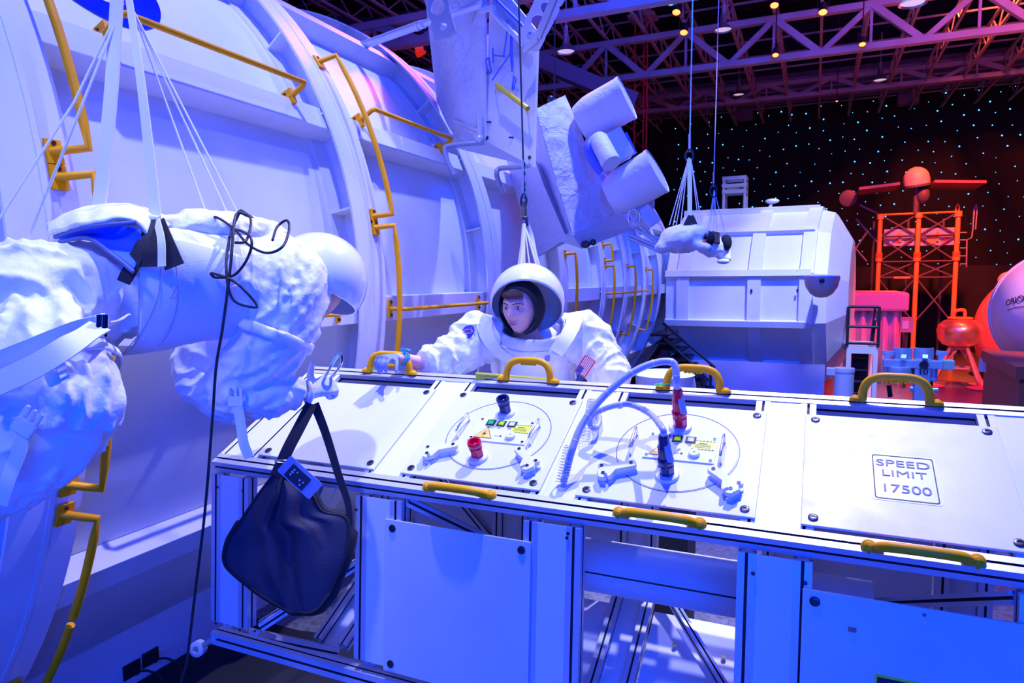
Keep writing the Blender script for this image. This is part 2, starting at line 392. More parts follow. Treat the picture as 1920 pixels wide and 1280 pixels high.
# slim red lattice mast behind the drums
mst = onY(1205, 60, 15.9); mbt = MB(); xs_ = 0.14
for dx, dy in ((-xs_, -xs_), (xs_, -xs_), (0, xs_)): mbt.cyl((mst.x+dx, mst.y+dy, 0), (mst.x+dx, mst.y+dy, mst.z+0.3), 0.022, n=6)
z = 0.0; s_ = 1
while z < mst.z:
    mbt.cyl((mst.x-xs_*s_, mst.y-xs_, z), (mst.x+xs_*s_, mst.y-xs_, z+0.28), 0.010, n=5)
    mbt.cyl((mst.x-xs_*s_, mst.y-xs_, z), (mst.x, mst.y+xs_, z+0.28), 0.008, n=5); z += 0.28; s_ = -s_
t = thing('lattice_mast', (mst.x, mst.y, 0), 'slim red lattice mast standing behind the two white drums', 'mast')
mbt.build('lattice', mat('red_mast_paint', (0.55, 0.02, 0.01), 0.5), t)
MB().box(mst.x-0.3, mst.x+0.3, mst.y-0.25, mst.y+0.25, mst.z+0.28, mst.z+0.34).sph((mst.x, mst.y, mst.z+0.5), 0.2, n=12).build('mast_head', m_steel, t)

# ================================================================ LARGE STATION MODULE ON THE LEFT
AX, AZ, RF, RS = -5.16, 2.34, 2.66, 2.49
def cylp(r, th, y): return V((AX+r*math.cos(th), y, AZ+r*math.sin(th)))
def oncyl(px, py, rad):
    r = ray(px, py); a = r.x**2+r.z**2; dx, dz = -AX, HC-AZ; b = 2*(r.x*dx+r.z*dz); c = dx*dx+dz*dz-rad*rad
    D = max(0, b*b-4*a*c); t = (-b-math.sqrt(D))/(2*a); p = CAM+r*t
    return p.y, math.atan2(p.z-AZ, p.x-AX)
RY = [-0.2, 1.589, 3.541, 5.30, 7.08, 8.62, 9.78, 10.95, 12.15, 13.5]
ms = thing('station_module', (AX, 6.5, 0), 'huge white ribbed cylinder of a space station with yellow handrails, filling the left side', 'space station module')
def skinpt(u, v): return cylp(RS, R(-80)+u*R(260), -1.0+v*14.7)
TH0, TH1 = R(-66), R(180)
MB().grid(lambda u, v: cylp(RS, TH0+u*(TH1-TH0), -1.0+v*14.6), 160, 20).build('hull', m_white, ms, 60)
MB().box(-3.72, -3.66, -1.0, 8.0, 0, .40).build('base_skirt', m_white, ms, 0)
mb = MB(); n = 90
mb.add([V((AX, 13.6, AZ))]+[cylp(RS, TH0+i*(TH1-TH0)/n, 13.6) for i in range(n+1)], [(0, i, i+1) for i in range(1, n+1)])
mb.build('end_cap', m_white, ms, 0)
def ringsec(mb, prof, y, n=110, t0=TH0, t1=TH1):
    m = n+1; vs = []
    for r, dy in prof:
        for j in range(m): vs.append(cylp(r, t0+(t1-t0)*j/n, y+dy))
    k = len(prof); fs = []
    for i in range(k):
        i2 = (i+1) % k
        for j in range(n): fs.append((i*m+j, i2*m+j, i2*m+j+1, i*m+j+1))
    mb.add(vs, fs)
for i, y in enumerate(RY):
    s_ = 1.0 if y < 8 else 0.72
    mb = MB()
    # flange strips, the weld line between them, and the web
    ringsec(mb, [(RF, -0.15*s_), (RF, -0.008), (RF-0.014, -0.008), (RF-0.014, -0.15*s_)], y)
    ringsec(mb, [(RF-0.003, 0.004), (RF-0.003, 0.12*s_), (RF-0.02, 0.12*s_), (RF-0.02, 0.004)], y)
    ringsec(mb, [(RF+0.004, -0.012), (RF+0.004, 0.010), (RF-0.012, 0.010), (RF-0.012, -0.012)], y)
    ringsec(mb, [(RS-0.02, -0.03), (RF-0.01, -0.03), (RF-0.01, 0.03), (RS-0.02, 0.03)], y)
    ringsec(mb, [(RS-0.01, -0.16*s_), (RS+0.012, -0.16*s_), (RS+0.012, -0.03), (RS-0.01, -0.03)], y)
    mb.build('ring_frame', m_flange, ms, 40)
    for k in range(11 if 0 < i < 9 else 0):
        th = R(-63+8.9+k*13.0)
        a = cylp(RS, th, y-0.15*s_); b = cylp(RF-0.012, th, y-0.15*s_); c = cylp(RF-0.012, th, y-0.03); d = cylp(RS, th, y-0.03)
        tt = V((-math.sin(th), 0, math.cos(th)))*0.006
        MB().obox((a+b+c+d)/4, (b-a)/2, (d-a)/2, tt).build('gusset', m_flange, ms, 0)
STR = [R(-200), R(-28.5), R(-2.6), R(23.3), R(49), R(75), R(101)]
for si, th in enumerate(STR):
    if si == 0: continue
    hw = R(1.55) if si != 2 else R(1.75)
    for i in range(len(RY)-1):
        y0, y1 = RY[i]+0.031, RY[i+1]-0.031
        if i == 0: y0 = -0.9
        mb = MB(); mb.add([cylp(RS-0.01, th-hw, y0), cylp(RF-0.03, th-hw, y0), cylp(RF-0.03, th+hw, y0), cylp(RS-0.01, th+hw, y0),
                           cylp(RS-0.01, th-hw, y1), cylp(RF-0.03, th-hw, y1), cylp(RF-0.03, th+hw, y1), cylp(RS-0.01, th+hw, y1)],
                          [(0, 1, 2, 3), (7, 6, 5, 4), (0, 4, 5, 1), (1, 5, 6, 2), (2, 6, 7, 3), (3, 7, 4, 0)])
        mb.build('stringer', m_flange, ms, 0, bevel=0.004)
# round blue emblem disc painted near the top left (only its lower edge is in view)
y1, t1 = oncyl(160, -62, RS); 
mb = MB(); vs = [cylp(RS+0.006, t1, y1)]; n = 64; e = 0.36
for j in range(n): vs.append(cylp(RS+0.006, t1+e/RS*math.sin(2*PI*j/n), y1+e*math.cos(2*PI*j/n)))
mb.add(vs, [(0, 1+(j+1) % n, 1+j) for j in range(n)]); mb.build('round_emblem', mat('royal_blue_vinyl', (0.0, 0.012, 0.42), 0.25), ms, 0)

# handrails: every bar is a part, its feet sub-parts
def rail_on_ring(y, th0, th1, so=0.10, r=0.017, feet=(True, True), m=m_yellow):
    rr = RF+so; n = max(6, int(abs(th1-th0)/R(2))); yb = y+0.09
    pts = [cylp(RF, th0, yb-0.05)] if feet[0] else []
    pts += [cylp(rr, th0+(th1-th0)*i/n, yb+0.03) for i in range(n+1)]
    if feet[1]: pts.append(cylp(RF, th1, yb-0.05))
    mb = MB(); mb.tube(pts, r, 12); h = mb.build('handrail', m, ms, 50)
    for ok, th in zip(feet, (th0, th1)):
        if ok:
            rad = V((math.cos(th), 0, math.sin(th))); tan = V((-math.sin(th), 0, math.cos(th)))
            c = cylp(RF+0.006, th, yb-0.04); MB().obox(c, tan*0.045, V((0, 0.03, 0)), rad*0.006).build('mounting_foot', m, h, 0)
            MB().cyl(c+tan*0.03, c+tan*0.03+rad*0.014, 0.008, n=8).build('foot_bolt', m_bolt, h)
def rail_on_stringer(th, y0, y1, so=0.13, r=0.015, m=m_yellow):
    thf = th; top = RF-0.03
    up = V((-math.sin(th), 0, math.cos(th))); hw = top*R(1.55)
    pts = [cylp(top-0.02, th, y0)+up*hw, cylp(top+so, th, y0)+up*(hw+0.02), cylp(top+so, th, y1)+up*(hw+0.02), cylp(top-0.02, th, y1)+up*hw]
    pts = [pts[0], pts[1].lerp(pts[0], 0.12), pts[1].lerp(pts[2], 0.01), pts[2].lerp(pts[1], 0.01), pts[2].lerp(pts[3], 0.12), pts[3]]
    h = MB().tube(pts, r, 12).build('handrail', m, ms, 50)
    for p in (pts[0], pts[-1]):
        rad = V((math.cos(th), 0, math.sin(th)))
        MB().obox(p+up*0.004+rad*0.01, V((0, 0.012, 0)), rad*0.035, up*0.045).build('mounting_foot', m, h, 0)
        MB().cyl(p+up*0.03+V((0, -0.012, 0)), p+up*0.03+V((0, -0.02, 0)), 0.007, n=8).build('foot_bolt', m_bolt, h)
def thof(px, py, rad=RF+0.1): return oncyl(px, py, rad)[1]
def yof(px, py, rad=RF+0.1): return oncyl(px, py, rad)[0]
Y1, Y2 = RY[1], RY[2]
rail_on_ring(Y1, R(40), thof(138, 272)); rail_on_ring(Y1, thof(145, 322), thof(160, 925)); rail_on_ring(Y1, thof(145, 985), thof(90, 1180), feet=(True, False)); rail_on_ring(Y1, thof(90, 1180)-R(0.8), thof(35, 1285)-R(4), feet=(False, True))
rail_on_ring(Y2, thof(592, 86), thof(714, 398)); rail_on_ring(Y2, thof(717, 420), thof(724, 690))
rail_on_ring(RY[4], thof(942, 460), thof(940, 640))
Y5, Y6, Y7 = RY[5], RY[6], RY[7]
rail_on_ring(Y5, thof(1136, 455), thof(1142, 487)); rail_on_ring(Y5, thof(1142, 497), thof(1137, 644)); rail_on_ring(Y6, thof(1180, 498), thof(1178, 628)); rail_on_ring(Y7, thof(1221, 505), thof(1218, 617))
ths = STR[3]; rail_on_stringer(ths, yof(240, 62, RF+.09), yof(587, 200, RF+.09)); rail_on_stringer(ths, yof(718, 258, RF+.09), yof(866, 314, RF+.09))
# straight rails on the waist stringer
def waist_rail(y0, y1):
    th = STR[2]; rad = V((math.cos(th), 0, math.sin(th))); rr = RF+0.07
    h = MB().tube([cylp(RF-0.03, th, y0+.03), cylp(rr-0.02, th, y0+.03), cylp(rr, th, y0+.05), cylp(rr, th, y1-.05), cylp(rr-0.02, th, y1-.03), cylp(RF-0.03, th, y1-.03)], 0.013, 12).build('handrail', m_yellow, ms, 50)
    for y in (y0+.03, y1-.03):
        MB().obox(cylp(RF-0.024, th, y), rad*0.006, V((0, 0.018, 0)), V((0, 0, 0.06))).build('mounting_foot', m_yellow, h, 0)
        for dz in (-.042, .042): MB().cyl(cylp(RF-0.02, th, y)+V((0, 0, dz)), cylp(RF-0.008, th, y)+V((0, 0, dz)), 0.009, n=8).build('foot_bolt', m_bolt, h)
waist_rail(yof(757, 578), yof(925, 572)); waist_rail(yof(440, 600, RF), yof(664, 590, RF+.07)); waist_rail(8.7, 10.9)
# two grey bent loops on the fourth bay
def loop(a, b, c, d):
    MB().tube([a, a.lerp(b, .93), b.lerp(c, .07), b.lerp(c, .93), c.lerp(d, .07), d], 0.012, 10).build('loop_bracket', mat('grey_tube_paint', (0.35, 0.36, 0.42), 0.4), ms, 50)

# ================================================================ HEXAGONAL EQUIPMENT TRUSS IN THE FOREGROUND
A6 = 0.72
V0 = V((0, 2.018, 1.661))
HX = [V0]
for dg_ in (26.4, -33.6, -93.6, -153.6, 146.4): HX.append(HX[-1]+V((0, math.cos(R(dg_)), math.sin(R(dg_))))*A6)
HC6 = sum(HX, V((0, 0, 0)))/6
S0 = -0.895                                  # where the bays are counted from
XE0, XE1 = S0-1.364, S0+2.55
eq = thing('equipment_truss', (S0+0.3, HC6.y, 0.0), 'long white six-sided aluminium truss with access panels and yellow handles in the foreground', 'equipment truss')
def face(k):
    """origin, along, inward-up direction and outward normal of side k"""
    a, b = HX[k], HX[(k+1) % 6]; d = (b-a).normalized(); nrm = V((1, 0, 0)).cross(d).normalized()
    if nrm.dot((a+b)/2-HC6) < 0: nrm = -nrm
    return a, d, nrm
def extr(mb, p0, p1, up, w=0.05):
    """slotted extrusion: a square bar with a dark T-slot in the middle of every side"""
    p0, p1 = V(p0), V(p1); x, y, z = frame(p1-p0, up); h = w/2; g = 0.0045; dpt = 0.009
    prof = []
    for q in range(4):
        c, s_ = math.cos(q*PI/2), math.sin(q*PI/2)
        for (a, b) in ((h, -h), (h, -g), (h-dpt, -g), (h-dpt, g), (h, g)): prof.append((a*c-b*s_, a*s_+b*c))
    n = len(prof); vs = [p0+x*a+y*b for a, b in prof]+[p1+x*a+y*b for a, b in prof]
    for i in range(n):
        mb.cm = 1 if i % 5 in (1, 2, 3) else 0
        mb.add([vs[i], vs[(i+1) % n], vs[n+(i+1) % n], vs[n+i]], [(0, 1, 2, 3)])
    mb.cm = 0
    for off, fl in ((0, True), (n, False)):
        mb.add([vs[off+i] for i in range(n)], [tuple(range(n))[::-1] if fl else tuple(range(n))])
    return mb
XA = V((1, 0, 0))
RAILW = 0.053
for k in range(6):
    a = HX[k]; out = (a-HC6).normalized()
    # top rails lie square with the sloping top, the lower ones with their own side
    up = face(0)[2] if k in (0, 1) else out
    c = a-up*(RAILW/2)
    if k == 0: c = a+face(0)[1]*(RAILW/2)-up*(RAILW/2)
    if k == 1: c = a-face(0)[1]*(RAILW/2)-up*(RAILW/2)
    if k == 5: c = a-face(5)[2]*(RAILW/2)+V((0, 0, -0.02)); up = face(5)[2]
    if k == 4: c = a-V((0, 0, 1))*0.02; up = V((0, 0, 1))
    extr(MB(), V((XE0, c.y, c.z)), V((XE1, c.y, c.z)), up, RAILW).build('long_rail', [m_alu, m_slot], eq, 0)
CS = [-1.265, -0.538, 0.138, 0.814, 1.49, 2.17]
for ci, cs in enumerate(CS):
    for k in range(6):
        a, d, nr = face(k)
        t0, t1 = (RAILW, A6-RAILW)
        if k == 4: pass
        for sgn in (-1, 1):
            x = S0+cs+sgn*0.075
            p0 = V((x, 0, 0))+a+d*t0-nr*0.027; p1 = V((x, 0, 0))+a+d*t1-nr*0.027
            extr(MB(), p0, p1, nr, 0.05).build('frame_post', [m_plate if k in (0,) else m_alu, m_slot], eq, 0)
        c = V((S0+cs, 0, 0))+a+d*(A6/2)-nr*0.008
        pl = MB().obox(c, XA*0.05, d*(A6/2-RAILW), nr*0.004).build('frame_plate', m_plate, eq, 0)
# access panels
m_lens = mat('green_indicator', (0.02, 0.6, 0.1), 0.3, emit=(0.0, 1.0, 0.15), estr=0.25)
m_lensy = mat('yellow_green_indicator', (0.45, 0.8, 0.02), 0.3, emit=(0.5, 1.0, 0.0), estr=0.15)
m_clear = mat('pale_indicator', (0.7, 0.75, 0.8), 0.3)
m_warn = mat('yellow_warning_label', (0.80, 0.85, 0.03), 0.5)
m_amber = mat('amber_label', (0.95, 0.62, 0.08), 0.5)
m_ink = mat('black_print', (0.012, 0.012, 0.02), 0.6)
m_red = mat('red_connector', (0.72, 0.004, 0.035), 0.22, coat=0.4)
m_blue = mat('dark_blue_connector', (0.012, 0.02, 0.09), 0.25, coat=0.3)
def panel(k, s0, s1, t0, t1, bolts=True, th=0.008):
    a, d, nr = face(k); o = V((S0, 0, 0))+a
    def pt(s, t, h=0.0): return o+XA*s+d*t+nr*(h+th)
    p = MB().obox(pt((s0+s1)/2, (t0+t1)/2, -th/2), XA*((s1-s0)/2), d*((t1-t0)/2), nr*(th/2)).build('access_panel', m_panel, eq, 0, bevel=0.0015)
    if bolts:
        for s in (s0+0.032, s1-0.032):
            for t in (t0+0.03, t1-0.03):
                MB().lathe([(0.014, 0), (0.014, 0.003), (0.010, 0.0045), (0.006, 0.0045), (0.005, 0.002), (0, 0.002)], pt(s, t), nr, 16).build('panel_bolt', m_bolt, p)
    return p, pt, d, nr
a0, d0, n0 = face(0)
def st(px, py, h=0.008):
    q = onplane(px, py, V0+n0*h, n0); return q.x-S0, (q-V0).dot(d0)
TF, TB = 0.066, 0.591
pA, *_ = panel(0, -1.164, -0.5965, TF, TB)
pB, ptB, _, _ = panel(0, -0.480, 0.0718, TF, TB)
pC, ptC, _, _ = panel(0, 0.197, 0.756, TF, TB)
pD, ptD, _, _ = panel(0, 0.880, 1.435, TF, TB)
panel(0, 1.56, 2.11, TF, TB)
def hatch(p, pt, cs, ct):
    """round maintenance cover with latches, bow handles, a control plate and two sockets"""
    rad = 0.205
    mb = MB(); mb.lathe([(rad+0.0010, 0.0002), (rad+0.0010, 0.0008), (rad-0.0014, 0.0008), (rad-0.0014, 0.0002)], pt(cs, ct, 0), n0, 72); mb.build('hatch_seam', m_bolt, p, 0)
    MB().lathe([(rad-0.004, 0), (rad-0.005, 0.0016), (0, 0.0016)], pt(cs, ct, 0), n0, 72).build('round_hatch', m_panel, p, 30)
    # control plate
    w_, h_ = 0.118, 0.068; pc = pt(cs+0.012, ct+0.012, 0.004)
    MB().obox(pc, XA*w_, d0*h_, n0*0.0026).build('control_plate', m_plate, p, 0)
    pt2 = lambda s, t, h=0: pt(cs+0.012+s, ct+0.012+t, 0.0066+h)
    for s in (-w_+.012, w_-.012):
        for t in (-h_+.012, h_-.012): MB().lathe([(0.006, 0), (0.0055, 0.003), (0, 0.003)], pt2(s, t), n0, 12).build('plate_screw', m_chrome, p)
    for i, m in enumerate((m_lens, m_lensy, m_clear)):
        s = -0.062+i*0.045; MB().obox(pt2(s, 0.040, 0.001), XA*0.0175, d0*0.017, n0*0.0012).build('button_bezel', m_ink, p, 0)
        MB().obox(pt2(s, 0.040, 0.003), XA*0.0105, d0*0.010, n0*0.0012).build('push_button', m, p, 0)
        MB().obox(pt2(s, 0.016, 0.0002), XA*0.011, d0*0.0012, n0*0.0003).obox(pt2(s, 0.011, 0.0002), XA*0.006, d0*0.0010, n0*0.0003).build('button_caption', m_ink, p, 0)
    lab = MB().obox(pt2(0.072, 0.018, 0.0004), XA*0.038, d0*0.024, n0*0.0004).build('warning_label', m_warn, p, 0)
    mb = MB()
    for i in range(7):
        for t in (-0.022+0.018, 0.0+0.040):
            q = 0.072-0.034+i*0.0113; mb.prism([(0, 0), (0.006, 0), (0.009, 0.004), (0.003, 0.004)], pt2(q-.004, t-0.002, 0.0008), XA, d0, n0*0.0003)
    mb.obox(pt2(0.072, 0.026, 0.0009), XA*0.014, d0*0.002, n0*0.0002)
    for t in (0.018, 0.012, 0.006): mb.obox(pt2(0.072, t, 0.0009), XA*0.026, d0*0.0009, n0*0.0002)
    mb.build('label_print', m_ink, p, 0)
    MB().lathe([(0.019, 0), (0.019, 0.010), (0.017, 0.012), (0.004, 0.012), (0.004, 0.009), (0, 0.009)], pt2(0.050, -0.032), n0, 28).build('control_knob', m_plate, p, 30)
    MB().lathe([(0.004, 0), (0.003, 0.003), (0, 0.003)], pt2(0.008, -0.034), n0, 10).obox(pt2(-0.008, -0.034, 0.0004), XA*0.009, d0*0.0008, n0*0.0003).build('toggle_mark', m_ink, p, 0)
    # triangle warning sign
    tri = [(-0.036, -0.024), (0.036, -0.024), (0, 0.036)]
    MB().prism([(x*1.12, y*1.12) for x, y in tri], pt2(-0.062, -0.026, 0.0002), XA, d0, n0*0.0004).build('sign_border', m_ink, p, 0)
    MB().prism(tri, pt2(-0.062, -0.026, 0.0006), XA, d0, n0*0.0004).build('warning_triangle', m_amber, p, 0)
    MB().prism([(0.004, 0.020), (-0.010, -0.004), (0.000, -0.002), (-0.006, -0.019), (0.010, 0.004), (0.0, 0.003)], pt2(-0.062, -0.028, 0.001), XA, d0, n0*0.0003).build('lightning_print', m_ink, p, 0)
    # bow handles, left and right
    for sgn in (-1, 1):
        s = cs+sgn*0.150; z0, z1 = 0.0015, 0.036
        a, b = pt(s, ct-0.045, z0), pt(s, ct+0.062, z0)
        pts = [a, a+n0*0.026, a+n0*z1+d0*0.010, b+n0*z1-d0*0.010, b+n0*0.026, b]
        MB().tube(bez(pts, 30), 0.0048, 10).build('bow_handle', m_chrome, p, 60)
    # clamp latches
    for sgn, ang in ((-1, 28), (1, 137)):
        c = pt(cs+sgn*0.178, ct-0.155, 0.022); an = R(ang)
        e1 = XA*math.cos(an)+d0*math.sin(an); e2 = -XA*math.sin(an)+d0*math.cos(an)
        m_ = -1 if sgn > 0 else 1
        poly = [(-0.058, -0.028), (-0.046, -0.036), (-0.040, -0.036), (-0.040, -0.018), (-0.030, -0.018), (-0.030, -0.036), (-0.020, -0.034), (0.004, -0.010), (0.068, -0.014), (0.076, -0.006), (0.076, 0.014), (0.068, 0.020), (-0.012, 0.020), (-0.026, 0.034), (-0.040, 0.036), (-0.048, 0.028), (-0.044, 0.014), (-0.058, 0.004)]
        poly = [(x, y*m_) for x, y in poly]
        MB().prism(poly, c-n0*0.022, e1, e2, n0*0.006).prism(poly, c-n0*0.004, e1, e2, n0*0.016).prism([(x*.8, y*.7) for x, y in poly], c-n0*0.017, e1, e2, n0*0.014).build('clamp_latch', m_plate, p, 25, bevel=0.0015)
        for q in ((0.060, 0.004), (-0.036, 0.022), (-0.040, -0.014)):
            MB().lathe([(0.0065, 0), (0.0065, 0.002), (0.003, 0.002), (0.003, 0.0005), (0, 0.0005)], c+n0*0.0122+e1*q[0]+e2*q[1]*m_, n0, 12).build('latch_screw', m_bolt, p)
def connector(p, q, m, ring=0.040):
    """hexagonal coupling on a round white base; q is a point of the panel surface"""
    MB().lathe([(ring, 0), (ring, 0.008), (ring*0.92, 0.012), (0.024, 0.014), (0, 0.014)], q, n0, 40).build('socket_base', m_plate, p, 40)
    mb = MB(); mb.lathe([(0.024, 0.012), (0.025, 0.05)], q, n0, 6); mb.lathe([(0.025, 0.05), (0.0225, 0.054), (0.0225, 0.060)], q, n0, 24)
    mb.lathe([(0.0255, 0.060), (0.0265, 0.064), (0.0265, 0.074), (0.024, 0.078), (0.017, 0.078), (0.015, 0.060), (0.013, 0.056), (0.0, 0.056)], q, n0, 32)
    mb.lathe([(0.004, 0.056), (0.004, 0.068), (0, 0.070)], q, n0, 12)
    return mb.build('hex_socket', m, p, 35)
cB = ((-0.480+0.0718)/2+0.012, 0.335); cC = ((0.197+0.756)/2+0.005, 0.335)
hatch(pB, ptB, *cB); hatch(pC, ptC, *cC)
sB = st(897, 858); connector(pB, ptB(*sB), m_red)
sB2 = st(949, 775); connector(pB, ptB(*sB2), m_blue)
sC = st(1251, 892); connector(pC, ptC(*sC), m_blue)
sC2 = st(1276, 802); connector(pC, ptC(*sC2), m_red)
# speed limit sticker
q = [st(*p_) for p_ in ((1629, 848), (1752, 860), (1771, 951), (1636, 934))]
cs_, ct_ = sum(a for a, b in q)/4, sum(b for a, b in q)/4; ws = ((q[1][0]-q[0][0])+(q[2][0]-q[3][0]))/4; hs = ((q[0][1]-q[3][1])+(q[1][1]-q[2][1]))/4
def rrect(w, h, r, n=5):
    o = []
    for cx, cy, a in ((w-r, h-r, 0), (-w+r, h-r, 90), (-w+r, -h+r, 180), (w-r, -h+r, 270)):
        for i in range(n+1): t = R(a+90*i/n); o.append((cx+r*math.cos(t), cy+r*math.sin(t)))
    return o
MB().prism(rrect(ws, hs, 0.010), ptD(cs_, ct_, 0.0), XA, d0, n0*0.0008).build('speed_limit_sticker', mat('pale_yellow_sticker', (0.74, 0.80, 0.28), 0.4), pD, 0)
ou, iu = rrect(ws*.92, hs*.94, 0.008), rrect(ws*.885, hs*.91, 0.007)
mb = MB(); n = len(ou); o_ = ptD(cs_, ct_, 0.0017); mb.add([o_+XA*a+d0*b for a, b in ou]+[o_+XA*a+d0*b for a, b in iu], [(i, (i+1) % n, n+(i+1) % n, n+i) for i in range(n)]); mb.build('sticker_border', m_ink, pD, 0)
m_inkb = mat('faded_blue_black_print', (0.05, 0.06, 0.16), 0.5)
text_mesh('sticker_print', 'SPEED', ptD(cs_, ct_+hs*0.58, 0.0018), XA, d0, hs*0.40, m_inkb, pD, align='CENTER', stretch=1.3)
text_mesh('sticker_print', 'LIMIT', ptD(cs_, ct_+hs*0.14, 0.0018), XA, d0, hs*0.38, m_inkb, pD, align='CENTER', stretch=1.3)
text_mesh('sticker_print', '17500', ptD(cs_, ct_-hs*0.50, 0.0018), XA, d0, hs*0.46, m_inkb, pD, align='CENTER', stretch=1.12)
# front access panels (side 5, which rises from HX[5] to HX[0])
a5, d5, n5 = face(5)
def sf(px, py):
    q = onplane(px, py, V0+n5*0.008, n5); return q.x-S0, (q-a5).dot(d5)
s1, t1 = sf(722, 972); s2, t2 = sf(995, 1017)
fp = panel(5, s1, s2, 0.045, (t1+t2)/2, True)
s3, t3 = sf(1505, 1103)
fp2, ptF, _, _ = panel(5, s3, s3+0.56, 0.045, t3, True)
MB().lathe([(0.006, 0), (0.005, 0.003), (0, 0.003)], ptF(*sf(1733, 1152), 0), n5, 12).build('panel_stud', m_chrome, fp2)
s, t_ = sf(1598, 1179); MB().obox(ptF(s, t_, 0.002), XA*0.010, d5*0.007, n5*0.002).build('panel_catch', m_chrome, fp2, 0)
s, t_ = sf(1640, 1265); MB().obox(ptF(s+0.09, t_-0.04, 0.0004), XA*0.09, d5*0.045, n5*0.0004).build('warning_label', m_warn, fp2, 0)
MB().obox(ptF(s+0.09, t_-0.045, 0.0012), XA*0.084, d5*0.042, n5*0.0003).build('label_print', m_ink, fp2, 0)
# inner plates on the lower far side, with their bolts
for cs0, cs1 in zip(CS[:-1], CS[1:]):
    panel(3, cs0+0.105, cs1-0.105, 0.10, 0.62, False)
for (px, py) in ((1265, 1213), (1357, 1235)):
    a3, d3, n3 = face(3); q = onplane(px, py, a3, n3); MB().lathe([(0.011, -0.012), (0.011, -0.016), (0, -0.016)], q, n3, 14).build('inner_bolt', m_bolt, eq)
for cs0, cs1 in zip(CS[:2], CS[1:3]): panel(2, cs0+0.105, cs1-0.105, 0.12, 0.60, False)
panel(2, CS[3]+0.105, CS[4]-0.105, 0.10, 0.65, False)
for bi, (cs0, cs1) in enumerate(zip(CS[:-1], CS[1:])):  # unseen back-slope panels added to shut light out, with a slit above the tube
    if bi == 2: panel(1, cs0+0.06, cs1-0.06, 0.075, 0.19, False); panel(1, cs0+0.06, cs1-0.06, 0.34, 0.64, False)
    else: panel(1, cs0+0.06, cs1-0.06, 0.075, 0.64, False)
# diagonal braces
def brace(p0, p1): extr(MB(), p0, p1, None, 0.035).build('diagonal_brace', [m_alu, m_slot], eq, 0)
x0 = S0+CS[1]; brace(V((x0+.10, 2.06, 1.60)), V((x0+.56, 2.55, 1.18))); brace(V((x0+.62, 2.06, 1.55)), V((x0+.2, 3.1, 1.2)))
x0 = S0+CS[0]; brace(V((x0+.12, 2.03, 0.99)), V((x0+.62, 2.45, 1.35))); brace(V((x0+.12, 3.2, 1.5)), V((x0+.62, 3.2, 1.0)))
x0 = S0+CS[3]; brace(V((x0+.58, 2.06, 1.58)), V((x0+.14, 3.1, 1.0)))
x0 = S0+CS[2]; brace(V((x0+.12, 3.18, 0.95)), V((x0+.62, 2.62, 0.62)))
# round tube running through the middle of the open bay
cy = V((0, 2.62, 1.31))
for (px, py) in ((1240, 1080),): q = onY(px, py, 2.62); cy = V((0, 2.62, q.z))
MB().cyl(V((S0+CS[2]-.3, cy.y, cy.z)), V((S0+CS[3]+.3, cy.y, cy.z)), 0.105, n=40).build('inner_tube', m_plate, eq, 60)
MB().tube([V((S0+CS[2]-.3, cy.y-.1035, cy.z+.012)), V((S0+CS[3]+.3, cy.y-.1035, cy.z+.012))], 0.0035, 6).build('tube_seam', m_slot, eq)
# yellow handles
def grip(pa, pb, up, side, h=0.085, r=0.0145, teeth=True):
    """moulded handle: two eared feet, a bow, finger teeth under it"""
    pa, pb, up = V(pa), V(pb), V(up).normalized(); d = (pb-pa); L = d.length; d.normalize(); e = 0.036
    A, B = pa+d*e, pb-d*e; L2 = (B-A).length
    ctl = [A+up*0.004, A+up*h*0.45+d*0.002, A+up*h*0.82+d*0.018, A+up*h+d*0.052, A.lerp(B, .5)+up*(h+0.002), B+up*h-d*0.052, B+up*h*0.82-d*0.018, B+up*h*0.45-d*0.002, B+up*0.004]
    hd = MB().tube(bez(ctl, 48), [r]*49, 14).build('yellow_handle', m_grip, eq, 60)
    for q, s_ in ((pa, 1), (pb, -1)):
        c = q+d*s_*0.014
        MB().lathe([(0.020, 0), (0.020, 0.010), (0.016, 0.015), (0.013, 0.015), (0.011, 0.019), (0, 0.023)], c, up, 24).obox(c+d*s_*0.016+up*0.006, d*0.016, up.cross(d)*0.014, up*0.007).build('handle_foot', m_grip, hd, 40, bevel=0.001)
    if teeth:
        mb = MB()
        for i in range(5):
            c = A.lerp(B, 0.5+(i-2)*0.072)+up*(h-r*0.85); mb.sph(c, 0.008, (1, 1, 1), 10)
        mb.build('finger_grip', m_grip, hd, 60)
    return hd
nr1 = (face(0)[2]+face(1)[2]).normalized()
upb = V((0, 0.10, 1)); Hb = 0.088
def ridge(px): # point on the ridge rail's upper edge under a view column
    q = onplane(px, 700, HX[1]+V((0, -0.0, 0)), V((0, 0, 1))); q = onY(px, 700, HX[1].y-0.02)
    return V((q.x, HX[1].y-0.025, HX[1].z-0.010))
for x0_, x1_ in ((683, 781), (936, 1047), (1233, 1369), (1597, 1769)): grip(ridge(x0_), ridge(x1_), upb, None, Hb)
def frontp(px, py): q = onplane(px, py, V0+V((0, 0, 0)), n0); return V((q.x, V0.y+0.020, V0.z+0.008))
for a_, b_ in (((788, 925), (920, 945)), ((1147, 978), (1318, 1003)), ((1619, 1050), (1850, 1082))): grip(frontp(*a_), frontp(*b_), (n5*0.85+n0*0.6), None, 0.055, teeth=False)
